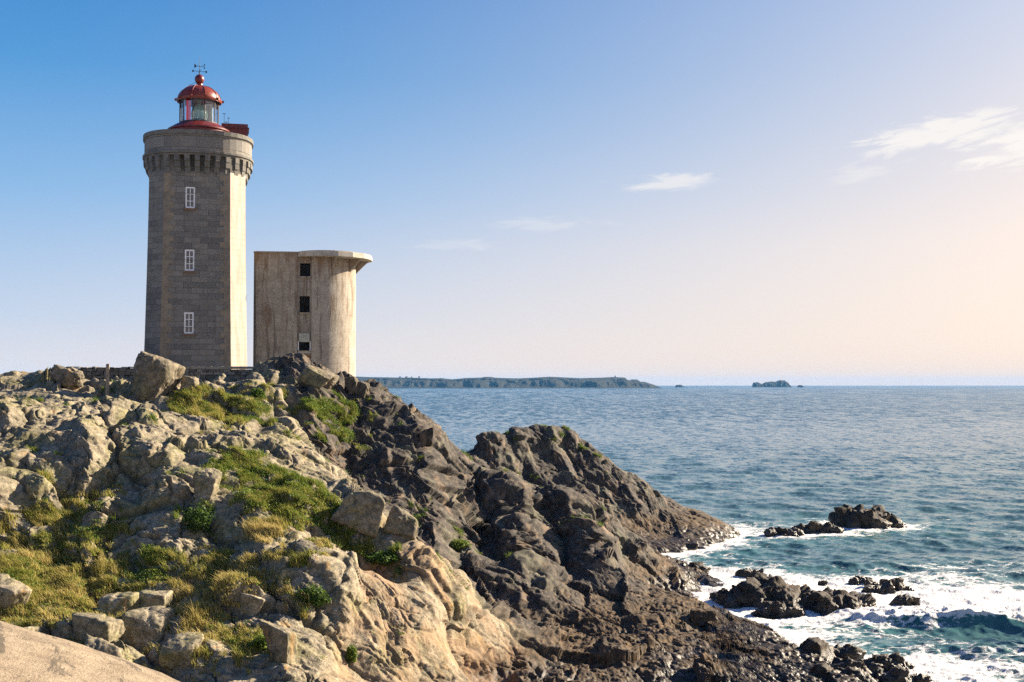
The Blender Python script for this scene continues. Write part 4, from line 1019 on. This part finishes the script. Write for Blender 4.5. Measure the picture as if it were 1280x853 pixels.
# ------------------------------------------------------------------ dry stone wall and post
n = N('wall_stone'); pos = n.coord('Object'); vcol = n.attr('shade')
n3 = n.noise(pos, 6, 5, .7)
c = n.mix(vcol, (0.07, 0.06, 0.05), (0.34, 0.29, 0.225)); c = n.mix(n.mr(n3, .5, .68, 0, .7), c, (.05, .045, .035))
n.bsdf(c, .92, n.bump(n3, .8, .05), spec=.2); M_stone = n.m
n = N('wall_core'); n.bsdf((.03, .027, .022), .95); M_core = n.m
def stone_wall(name, label, u0, u1, vtop, vbot, Y, seed, dark, coping=True, thick=0.55):
    r = random.Random(seed); x0, _, zt_ = at(u0, vtop, Y); x1, _, zb_ = at(u1, vbot, Y)
    root = empty(name, ((x0 + x1) / 2, Y, zb_), 0, label=label, cat='wall')
    L_, H_ = x1 - x0, zt_ - zb_ - (.22 if coping else 0)
    st = MB(); sh_ = []; z = 0; rows = []
    while z < H_ - .05:
        h = min(r.uniform(.2, .36), H_ - z); x = -L_ / 2
        if H_ - z - h < .1: h = H_ - z
        while x < L_ / 2 - .02:
            w = min(r.uniform(.28, .75), L_ / 2 - x); s_ = r.random()
            top_j = r.uniform(-.05, .05) if not coping else 0
            st.box((x + w / 2, -.02 + r.uniform(-.07, .05), z + h / 2 + top_j), (w - .035, thick + r.uniform(0, .12), h - .03), r.uniform(-.03, .03), .94, .02)
            sh_ += [s_ * (1 - dark) + .1] * 8; x += w
        z += h
    me = bpy.data.meshes.new('stones'); me.from_pydata(st.v, [], st.f); fattr(me, 'shade', np.array(sh_)); link('stones', me, M_stone, root)
    MB().box((0, 0, H_ / 2 - .05), (L_ - .1, thick - .2, H_ - .12)).build('core', M_core, root)
    if coping:
        cp_ = MB(); x = -L_ / 2; shc = []
        while x < L_ / 2 - .05:
            w = min(r.uniform(.5, 1.0), L_ / 2 - x); cp_.box((x + w / 2, -.02, H_ + .12), (w - .02, thick + .22, .2), 0, .97, .012); shc += [r.uniform(.75, 1.05)] * 8; x += w
        me = bpy.data.meshes.new('coping'); me.from_pydata(cp_.v, [], cp_.f); fattr(me, 'shade', np.array(shc)); link('coping', me, M_stone, root)
    return root
stone_wall('stone_wall', 'rubble stone wall with a pale flat coping at the foot of the lighthouse', 205, 326, 458.5, 494, 103.5, 1, 0.1)
stone_wall('stone_wall', 'dark dry stone wall without coping, left of the large upright boulder', 80, 182, 459, 492, 104.0, 2, 0.62, False, .8)
p = hit(136, 491); zt_ = at(136, 455, p[1])[2]
pb = MB(); pb.box((0, 0, (zt_ - p[2]) / 2 - .15), (.26, .24, zt_ - p[2] + .3), .2, .92, .012)
o = pb.build('wooden_post', simple('weathered_wood', (.30, .24, .17), (.17, .13, .10), 5, .9, .5, streak=True), None, bevel=.015, label='weathered square wooden post standing alone in front of the dark stone wall', cat='post'); o.location = p

# ------------------------------------------------------------------ far shore, islets, boats
n = N('far_land'); pos = n.pos(); n2 = n.noise(pos, .012, 6, .65); n3 = n.noise(pos, .05, 5, .7)
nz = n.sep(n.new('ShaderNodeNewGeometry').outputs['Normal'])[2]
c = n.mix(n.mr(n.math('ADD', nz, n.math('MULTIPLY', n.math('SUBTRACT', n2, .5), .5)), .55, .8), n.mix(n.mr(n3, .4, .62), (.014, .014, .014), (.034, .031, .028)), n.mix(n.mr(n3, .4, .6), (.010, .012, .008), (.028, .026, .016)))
n.bsdf(c, .95, spec=.1); M_far = n.m
def far_land(name, prof, Y, depth, v_water, seed, cliff=0.35, du=0.8, rows=22, **k):
    """land whose skyline follows prof [(u, v) ...] at distance Y; rises from the water as a cliff, then a rolling top"""
    us = np.arange(prof[0][0], prof[-1][0] + du, du); vs_ = np.interp(us, [p[0] for p in prof], [p[1] for p in prof])
    xs = (us - 640) / FPX * Y; top = np.maximum((v_water - vs_) / FPX * Y, 0)
    t = np.concatenate([[-.02, 0], np.linspace(.03, 1, rows)]); hgt = np.where(t < cliff, .72 * smooth(t, -.02, cliff), .72 + .28 * smooth(t, cliff, .8)); hgt[0] = -.05
    GXv, Tt = np.meshgrid(xs, t, indexing='ij')
    yv = Y + Tt * depth
    pp = np.stack([GXv.ravel(), yv.ravel(), np.full(GXv.size, seed * 10.0)], 1).astype(F32); sc1 = depth * .35
    nn = fbm(pp / sc1, 5, seed, gain=.6).reshape(GXv.shape); ridge = fbm(pp * np.array([1, .25, 1], F32) / (sc1 * .35), 4, seed + 3, ridged=True).reshape(GXv.shape)
    y2 = yv + depth * .22 * ridge * smooth(Tt, 0, .1) * (1 - smooth(Tt, cliff, cliff + .3)); zz = top[:, None] * hgt[None, :] * (1 + .16 * nn * (Tt < .75)) + top[:, None] * .05 * nn
    Pm = np.stack([GXv * (y2 / Y) ** .5, y2, zz], -1).reshape(-1, 3); ids = np.arange(GXv.size).reshape(GXv.shape)
    q = np.stack([ids[:-1, :-1], ids[1:, :-1], ids[1:, 1:], ids[:-1, 1:]], -1).reshape(-1, 4)
    me = mesh_from(name, Pm, quads=q); return link(name, me, M_far, None, **k)
YF = 5000.0; VW = HOR + CAMZ * FPX / YF
prof = [(300,475),(330,471.5),(440,470),(455,470.5),(480,471),(520,472),(548,473),(562,474),(580,472),(600,471.3),(604,470.3),(612,470.4),(618,471.6),(650,472.5),(676,471),(690,470),(700,470.5),(730,472),(760,471.5),(775,470.5),(788,471),(791,474),(795,475),(799,473.8),(804,473.8),(808,477),(814,477.2),(820,479.5),(826,481.5),(830,484.6)]
far_land('headland', prof, YF, 650, VW, 11, kind='structure')
far_land('hills', [(-60,474),(-20,472.5),(0,474),(20,472.5),(40,471),(52,470),(62,470.5),(75,470.5),(95,471),(130,472),(180,473),(230,476)], 2600, 500, HOR + CAMZ * FPX / 2600, 12, kind='structure')
YI = 6500.0; VI = HOR + CAMZ * FPX / YI
far_land('islet', [(943,484),(945,478.6),(950,478),(955,480.5),(960,478.2),(968,477.2),(972,477.8),(978,475.4),(984,475.6),(988,478.5),(991,484)], YI, 160, VI, 13, du=.4, label='small rocky islet alone on the horizon right of the long headland', cat='islet')
far_land('sea_stack', [(997,484),(999,481.6),(1003,481.7),(1006,484)], YI, 40, VI, 14, du=.4, label='tiny rock just right of the rocky islet on the horizon', cat='rock')
far_land('sea_stack', [(844,484),(846,481.4),(852,481.2),(856,484)], YI, 50, VI, 15, du=.4, label='tiny low rock off the right tip of the long headland', cat='rock')
M_bld = simple('far_building', (.45, .42, .38), (.4, .38, .35), .05, .9, .1)
M_roofg = simple('far_roof', (.16, .12, .10), None, .05, .9, .1)
def far_house(u, v, wpx, hpx, label, tower=False):
    Y = YF + 500; x, _, z = at(u, v + 1.6, Y); w = wpx / FPX * Y; h = hpx / FPX * Y
    r = empty('tower' if tower else 'house', (x, Y, z - h * .3), 0, label=label, cat='tower' if tower else 'house', **({} if tower else dict(group='houses on the far headland')))
    MB().box((0, 0, h * .6), (w, w if tower else w * .6, h * 1.3)).build('wall', M_bld, r)
    a = w / 2; b = (a if tower else a * .6); z0 = h * 1.252
    MB().add([(-a, -b, z0), (a, -b, z0), (a, b, z0), (-a, b, z0), (-a * .95, 0, z0 + w * .25), (a * .95, 0, z0 + w * .25)], [(0, 1, 5, 4), (2, 3, 4, 5), (1, 2, 5), (3, 0, 4), (3, 2, 1, 0)]).build('roof', M_roofg, r)
for u, v, w_, h_, t_ in ((500,471,2.6,1.2,'widest low house left of centre on the top of the long headland'),(508,471,3.2,1.0,'long low house in the middle of the row on the long headland'),(514.5,471.3,1.6,1.6,'narrow tall house right of the long low one on the headland'),(524,471.2,2.0,1.8,'tallest house at the right end of the row on the headland')):
    far_house(u, v, w_, h_, t_)
far_house(769, 471, 1.5, 2.6, 'slim square tower near the right end of the long headland', True)
M_sail = simple('white_sailcloth', (.85, .85, .83), (.8, .8, .8), .5, .7, .1); M_hull = simple('white_hull', (.75, .75, .74), (.7, .7, .7), .5, .4, .1)
for u, v, h_, lab in ((569, 484.6, 2.6, 'white sailing boat furthest left below the far headland'), (592.3, 484.8, 4.2, 'largest white sailing boat, in the middle of three below the far headland'), (731, 484.6, 3.0, 'white sailing boat furthest right below the far headland')):
    Y = CAMZ * FPX / (v + .6 - HOR); x = (u - 640) / FPX * Y; H = h_ / FPX * Y
    r = empty('sailing_boat', (x, Y, 0), .4, label=lab, cat='sailing boat', group='sailing boats off the far headland')
    hl = MB(); Lh = H * .42
    hl.add([(-Lh, -.3 * H / 4, H * .1), (Lh * .5, -.35 * H / 4, H * .1), (Lh * 1.1, 0, H * .13), (Lh * .5, .35 * H / 4, H * .1), (-Lh, .3 * H / 4, H * .1), (-Lh * .8, 0, -.3), (Lh * .7, 0, -.3)], [(0, 1, 2, 3, 4), (5, 6, 1, 0), (6, 2, 1), (4, 3, 6, 5), (3, 2, 6), (0, 4, 5)]); hl.build('hull', M_hull, r)
    MB().tube((0, 0, H * .1), (0, 0, H), .15, 6).build('mast', M_hull, r)
    MB().add([(-.1, .1, H * .18), (-Lh * .9, .5, H * .18), (-.1, .1, H * .97), (-.1, -.1, H * .18), (-Lh * .9, .3, H * .18), (-.1, -.1, H * .97)], [(0, 1, 2), (5, 4, 3), (0, 3, 4, 1), (1, 4, 5, 2), (2, 5, 3, 0)]).build('mainsail', M_sail, r)
    MB().add([(.2, .1, H * .15), (Lh, .1, H * .15), (.2, .1, H * .85), (.2, -.1, H * .15), (Lh, -.1, H * .15), (.2, -.1, H * .85)], [(0, 1, 2), (5, 4, 3), (0, 3, 4, 1), (1, 4, 5, 2), (2, 5, 3, 0)]).build('jib', M_sail, r)
# trees on the near hills at the left edge
def blobs(count, R, seed, sz):
    r = np.random.default_rng(seed); d = r.normal(size=(count, 3)); d /= np.linalg.norm(d, axis=1)[:, None]; p = d * (r.random(count) ** .4)[:, None] * np.array(R)
    a = r.normal(size=(count, 3)); a /= np.linalg.norm(a, axis=1)[:, None]; b = np.cross(a, r.normal(size=(count, 3))); b /= np.linalg.norm(b, axis=1)[:, None]
    s = (sz * r.uniform(.6, 1.3, count))[:, None]
    return np.stack([p - a * s, p + b * s * .6, p + a * s, p - b * s * .6], 1).reshape(-1, 3), np.arange(count * 4).reshape(-1, 4)
n = N('far_foliage'); n.bsdf((.035, .05, .02), .9, spec=.1); M_ffol = n.m
M_bark = simple('bark', (.10, .08, .06), (.07, .055, .04), 3, .9, .4)
for i, (u, v, h_, lab) in enumerate(((24,473.5,5,'dark tree at the left end of the tree line on the distant hill'),(38,472.5,6,'bushy tree left of the round topped one on the distant hill'),(51,471.5,7.5,'tallest round topped tree on the distant hill'),(59,472.5,5.5,'low broad tree right of the tallest on the distant hill'),(68,471.5,6.5,'tree beside the dark stone wall end on the distant hill'),(9,474,3.5,'smallest tree furthest left on the distant hill'))):
    Y = 2900.; x, _, z = at(u, v, Y); H = h_ / FPX * Y
    r = empty('tree', (x, Y, z - H * .45), 0, label=lab, cat='tree', group='trees on the distant hill')
    Vb, Fb = blobs(260, (H * .55, H * .55, H * .42), 500 + i, H * .10); Vb[:, 2] += H * .58
    link('crown', mesh_from('crown', Vb, quads=Fb), M_ffol, r); MB().tube((0, 0, -1), (0, 0, H * .6), H * .05, 6, H * .02).build('trunk', M_bark, r)

# ------------------------------------------------------------------ grass, ground plants and shrubs
n = N('grass'); t_ = n.attr('tint'); hh = n.attr('height')
c = n.ramp(t_, [(0.0, (0.085, 0.145, 0.018)), (0.35, (0.20, 0.215, 0.035)), (0.65, (0.34, 0.29, 0.08)), (1.0, (0.46, 0.36, 0.14))])
pb_ = n.bsdf(c, .75, spec=.15); tl = n.new('ShaderNodeBsdfTranslucent'); n.lk(c, tl.inputs[0]); mx = n.new('ShaderNodeMixShader'); mx.inputs[0].default_value = .35
n.lk(pb_.outputs[0], mx.inputs[1]); n.lk(tl.outputs[0], mx.inputs[2]); n.lk(mx.outputs[0], n.out.inputs[0]); M_grass = n.m
inview = (pu > -60) & (pu < 760) & (pv < 900) & (Q2[:, 2] > 4)
area = (np.linalg.norm(np.gradient(TP, axis=0), axis=2) * np.linalg.norm(np.gradient(TP, axis=1), axis=2)).ravel()
Wt = GM * inview * np.minimum(area, .05); Wt = Wt / Wt.sum()
r = np.random.default_rng(90)
def grass_mesh(NT, K, hmin, hmax, wid):
    it = r.choice(len(Q2), NT, p=Wt); B0 = Q2[it]; st_ = straw[it]
    big = np.clip(fbm(B0 * 0.55, 3, 93) * 1.2 + .55, .25, 1.3)
    hgt = (hmin + (hmax - hmin) * r.random(NT)) * big * (0.7 + .6 * st_)
    cnt = NT * K; base = np.repeat(B0, K, 0) + np.concatenate([r.normal(0, .10, (cnt, 2)), np.full((cnt, 1), -.04)], 1)
    h = np.repeat(hgt, K) * r.uniform(.55, 1.15, cnt); a = r.uniform(0, 2 * PI, cnt); ln = r.uniform(.15, .75, cnt)
    wind = np.array([-.30, -.12]); dirx = np.cos(a) * ln + wind[0]; diry = np.sin(a) * ln + wind[1]
    wv_ = np.stack([-np.sin(a), np.cos(a), np.zeros(cnt)], 1) * wid * r.uniform(.6, 1.3, cnt)[:, None]
    m1 = base + np.stack([dirx * h * .35, diry * h * .35, h * .6], 1); tp_ = base + np.stack([dirx * h, diry * h, h * (1 - .25 * ln)], 1)
    V = np.stack([base - wv_, base + wv_, m1 + wv_ * .7, m1 - wv_ * .7, tp_], 1).reshape(-1, 3); k5 = np.arange(cnt) * 5
    q = np.stack([k5, k5 + 1, k5 + 2, k5 + 3], 1); t3 = np.stack([k5 + 3, k5 + 2, k5 + 4], 1)
    tint = np.repeat(np.clip(.12 + st_ * .95 + .40 * fbm(B0 * .8, 2, 95) + r.normal(0, .12, NT), 0, 1), K) + r.normal(0, .08, cnt)
    me = mesh_from('grass', V, quads=q, tris=t3)
    fattr(me, 'tint', np.repeat(np.clip(tint, 0, 1), 5)); return me
link('grass', grass_mesh(17000, 15, .22, .85, .019), M_grass, None, kind='stuff')
n = N('leaf'); t_ = n.attr('tint')
c = n.ramp(t_, [(0.0, (0.03, 0.06, 0.011)), (0.5, (0.095, 0.16, 0.022)), (1.0, (0.22, 0.27, 0.04))])
pb_ = n.bsdf(c, .6, spec=.25); tl = n.new('ShaderNodeBsdfTranslucent'); n.lk(c, tl.inputs[0]); mx = n.new('ShaderNodeMixShader'); mx.inputs[0].default_value = .35
n.lk(pb_.outputs[0], mx.inputs[1]); n.lk(tl.outputs[0], mx.inputs[2]); n.lk(mx.outputs[0], n.out.inputs[0]); M_leaf = n.m
def leaves(P0, nrm_up, sz, rr):
    k = len(P0); a = rr.normal(size=(k, 3)); a[:, 2] *= .5; a /= np.linalg.norm(a, axis=1)[:, None]; b = np.cross(a, nrm_up + rr.normal(0, .5, (k, 3))); b /= np.linalg.norm(b, axis=1)[:, None] + 1e-6
    s = (sz * rr.uniform(.6, 1.3, k))[:, None]
    return np.stack([P0 - a * s, P0 + b * s * .55, P0 + a * s, P0 - b * s * .55], 1).reshape(-1, 3), np.arange(k * 4).reshape(-1, 4)
lw = Wt * np.clip(1.1 - straw, .05, 1) ** 2; lw /= lw.sum(); NC = 7500; KL = 16
it = r.choice(len(Q2), NC, p=lw); P0 = np.repeat(Q2[it], KL, 0) + r.normal(0, .16, (NC * KL, 3)) * np.array([1, 1, .45]) + np.array([0, 0, .10])
Vb, Fb = leaves(P0, np.array([0, 0, 1.]), .055, r); me = mesh_from('ground_cover', Vb, quads=Fb)
fattr(me, 'tint', np.repeat(np.clip(np.repeat(.62 + .5 * fbm(Q2[it] * .7, 2, 97), KL) + r.normal(0, .15, NC * KL), 0, 1), 4)); link('ground_cover', me, M_leaf, None, kind='stuff')
for i, (u, v, wpx, hpx, lab, tn) in enumerate(((392,738,38,30,'dark green bush low on the slope, up and right of the flat faced block',.35),(249,640,32,44,'dark green bush in the hollow beneath the upright split block',.2),(574,676,24,16,'bright green clump alone on the dark cliff',.8),(478,695,40,18,'dark green bush hanging over the top of the sunlit cliff',.35),
        (326,797,22,22,'bright green bush left of the flat faced block',.75),(505,652,14,22,'light green plant beside the rounded block on the crest',.7),(440,812,12,26,'narrow green plant near the bottom edge at the left side of the sunlit cliff',.7),(320,487,16,18,'green plant below the pale coped wall, at the right end of its grass bank',.6),(385,745,14,14,'yellowish small plant touching the dark bush up and right of the flat faced block',.9))):
    c0 = hit(u, v + hpx * .35); s = c0[1] / FPX; R_ = (wpx * s * .56, wpx * s * .42, hpx * s * .42); rr = np.random.default_rng(700 + i)
    k = 1500; d_ = rr.normal(size=(k, 3)); d_ /= np.linalg.norm(d_, axis=1)[:, None]; lump = 1 + .75 * fbm((d_ * 1.8 + i * 7).astype(F32), 3, 98)
    p_ = d_ * (rr.random(k) ** .33 * lump)[:, None] * np.array(R_); Vb, Fb = leaves(p_, np.array([0, 0, 1.]), .075 * max(R_[0] / .5, .6) ** .4, rr)
    root = empty('shrub', (c0[0], c0[1] - R_[1] * .2, c0[2] + R_[2] * .35), 0, label=lab, cat='shrub', group='shrubs on the headland')
    me = mesh_from('foliage', Vb, quads=Fb); fattr(me, 'tint', np.repeat(np.clip(tn + rr.normal(0, .15, k), 0, 1), 4)); link('foliage', me, M_leaf, root)
    sb = MB()
    for j in range(7):
        a = rr.uniform(0, 2 * PI); sb.tube((0, 0, -R_[2] * .8), (math.cos(a) * R_[0] * .6, math.sin(a) * R_[1] * .6, R_[2] * rr.uniform(0, .6)), .02, 5, .008)
    sb.build('stems', M_bark, root)

# ------------------------------------------------------------------ the air between here and the far shore
bm = bmesh.new(); bmesh.ops.create_cube(bm, size=1.0); me = bpy.data.meshes.new('haze'); bm.to_mesh(me); bm.free()
n = N('haze'); v = n.new('ShaderNodeVolumePrincipled'); v.inputs['Color'].default_value = (0.16, 0.50, 1.0, 1); v.inputs['Density'].default_value = 3.2e-5; v.inputs['Anisotropy'].default_value = 0.0
n.lk(v.outputs[0], n.out.inputs['Volume'])
hz = link('haze', me, n.m, None, kind='stuff'); hz.scale = (29000, 29000, 101); hz.location = (0, 0, 101 / 2 - 11)
# ------------------------------------------------------------------ light and sky
SUN_AZ, SUN_EL = 61.0, 26.0        # degrees right of the view direction, above the horizon
sd = Vector((math.sin(math.radians(SUN_AZ)) * math.cos(math.radians(SUN_EL)), math.cos(math.radians(SUN_AZ)) * math.cos(math.radians(SUN_EL)), math.sin(math.radians(SUN_EL))))
L = bpy.data.lights.new('sun', 'SUN'); L.energy = 5.0; L.angle = math.radians(0.53); L.color = (1.0, 0.86, 0.66)
so = bpy.data.objects.new('sun', L); col.objects.link(so); so.rotation_euler = sd.to_track_quat('Z', 'Y').to_euler(); so.location = (200, 100, 150)

w = bpy.data.worlds.new('World'); sc.world = w; w.use_nodes = True
nt = w.node_tree; nt.nodes.clear()
class W(N):
    def __init__(s): s.t = nt
n = W()
out = n.new('ShaderNodeOutputWorld'); bg = n.new('ShaderNodeBackground'); n.lk(bg.outputs[0], out.inputs[0])
sky = n.new('ShaderNodeTexSky', sky_type='NISHITA', sun_disc=False)
sky.sun_elevation = math.radians(SUN_EL); sky.sun_rotation = math.radians(SUN_AZ)
sky.altitude = 0; sky.air_density = 1.0; sky.dust_density = 2.2; sky.ozone_density = 1.6
d = n.coord('Generated'); X, Y, Z = n.sep(d)
az = n.math('MULTIPLY', n.math('ARCTAN2', X, Y), 57.29578); el = n.math('MULTIPLY', n.math('ARCSINE', Z), 57.29578)
# evening gradient over the physical sky: deep blue away from the sun, peach along the horizon under it
EXPO = 1.8; KS = 1.0 / (0.15 * 2 ** EXPO)
def srgb(r, g, b):
    f = lambda x: (x / 255 / 12.92) if x / 255 <= 0.04045 else ((x / 255 + 0.055) / 1.055) ** 2.4
    return (f(r), f(g), f(b))
te = n.mr(el, 0, 40, 0, 1, 'LINEAR')
gl = n.ramp(te, [(0.0, srgb(236, 229, 230)), (0.075, srgb(196, 211, 233)), (0.22, srgb(136, 182, 227)), (0.36, srgb(78, 151, 213)), (0.47, srgb(56, 132, 203)), (0.75, srgb(34, 100, 180)), (1.0, srgb(28, 85, 165))])
gr = n.ramp(te, [(0.0, srgb(255, 230, 210)), (0.05, srgb(255, 233, 215)), (0.16, srgb(254, 234, 220)), (0.30, srgb(232, 224, 225)), (0.43, srgb(206, 211, 228)), (0.75, srgb(120, 160, 215)), (1.0, srgb(70, 125, 195))])
grad = n.mix(n.math('POWER', n.mr(n.math('ADD', az, n.math('MULTIPLY', el, -0.12)), -27, 25, 0, 1, 'LINEAR'), n.mr(el, 0, 12, 0.9, 1.9, 'LINEAR')), gl, gr)
gm_ = n.new('ShaderNodeVectorMath', operation='SCALE'); n.lk(grad, gm_.inputs[0]); gm_.inputs['Scale'].default_value = KS
c = n.mix(0.975, sky.outputs[0], gm_.outputs[0])
# thin cirrus, laid out by compass direction and height above the horizon
cv = n.new('ShaderNodeCombineXYZ'); n.lk(az, cv.inputs[0]); n.lk(el, cv.inputs[1])
def cloud(c, a0, e0, wa, we, tilt, seed, dens, lo=0.42, hi=0.72):
    m = n.mapping(cv.outputs[0], (1, 1, 1), (0, 0, 0), (-a0, -e0, 0)); m = n.mapping(m, (1, 1, 1), (0, 0, math.radians(-tilt)))
    x, y, _ = n.sep(m)
    g = n.math('ADD', n.math('POWER', n.math('ABSOLUTE', n.math('DIVIDE', x, wa)), 2.0), n.math('POWER', n.math('ABSOLUTE', n.math('DIVIDE', y, we)), 2.0))
    g = n.math('POWER', 2.718, n.math('MULTIPLY', g, -1.0))
    t = n.noise(n.mapping(m, (0.45, 2.1, 1), (0, 0, 0), (seed * 7.3, seed * 3.1, seed)), 1.0, 9, 0.64, 0.7)
    f = n.math('MULTIPLY', n.mr(n.math('ADD', t, n.math('MULTIPLY', n.math('SUBTRACT', g, 0.5), 0.42)), lo, hi), n.math('MINIMUM', n.math('MULTIPLY', g, 3.0), 1.0))
    return n.mix(n.math('MULTIPLY', f, dens), c, tuple(KS * x for x in srgb(255, 250, 244)))
c = cloud(c, 20.0, 11.3, 4.4, 0.75, 7, 1, 0.8, 0.44, 0.68)
c = cloud(c, 24.0, 10.6, 3.8, 1.1, 9, 4, 0.9, 0.42, 0.66)
c = cloud(c, 7.6, 9.5, 2.6, 0.42, 2, 2, 0.55)
c = cloud(c, 16.3, 9.6, 1.6, 0.5, 5, 3, 0.3)
c = cloud(c, 1.6, 7.6, 3.0, 0.35, 0, 5, 0.22)
c = cloud(c, -3, 6.6, 3.0, 0.3, 0, 6, 0.18)
n.lk(c, bg.inputs[0]); bg.inputs[1].default_value = 0.15
sc.view_settings.view_transform = 'Standard'; sc.view_settings.look = 'None'; sc.view_settings.gamma = 1.0
sc.view_settings.use_curve_mapping = False
sc.view_settings.exposure = EXPO
sc.cycles.max_bounces = 6; sc.cycles.diffuse_bounces = 3; sc.cycles.glossy_bounces = 2; sc.cycles.transmission_bounces = 4; sc.cycles.transparent_max_bounces = 8
sc.cycles.volume_bounces = 0
sc.cycles.use_denoising = False
sc.cycles.sample_clamp_indirect = 3.0
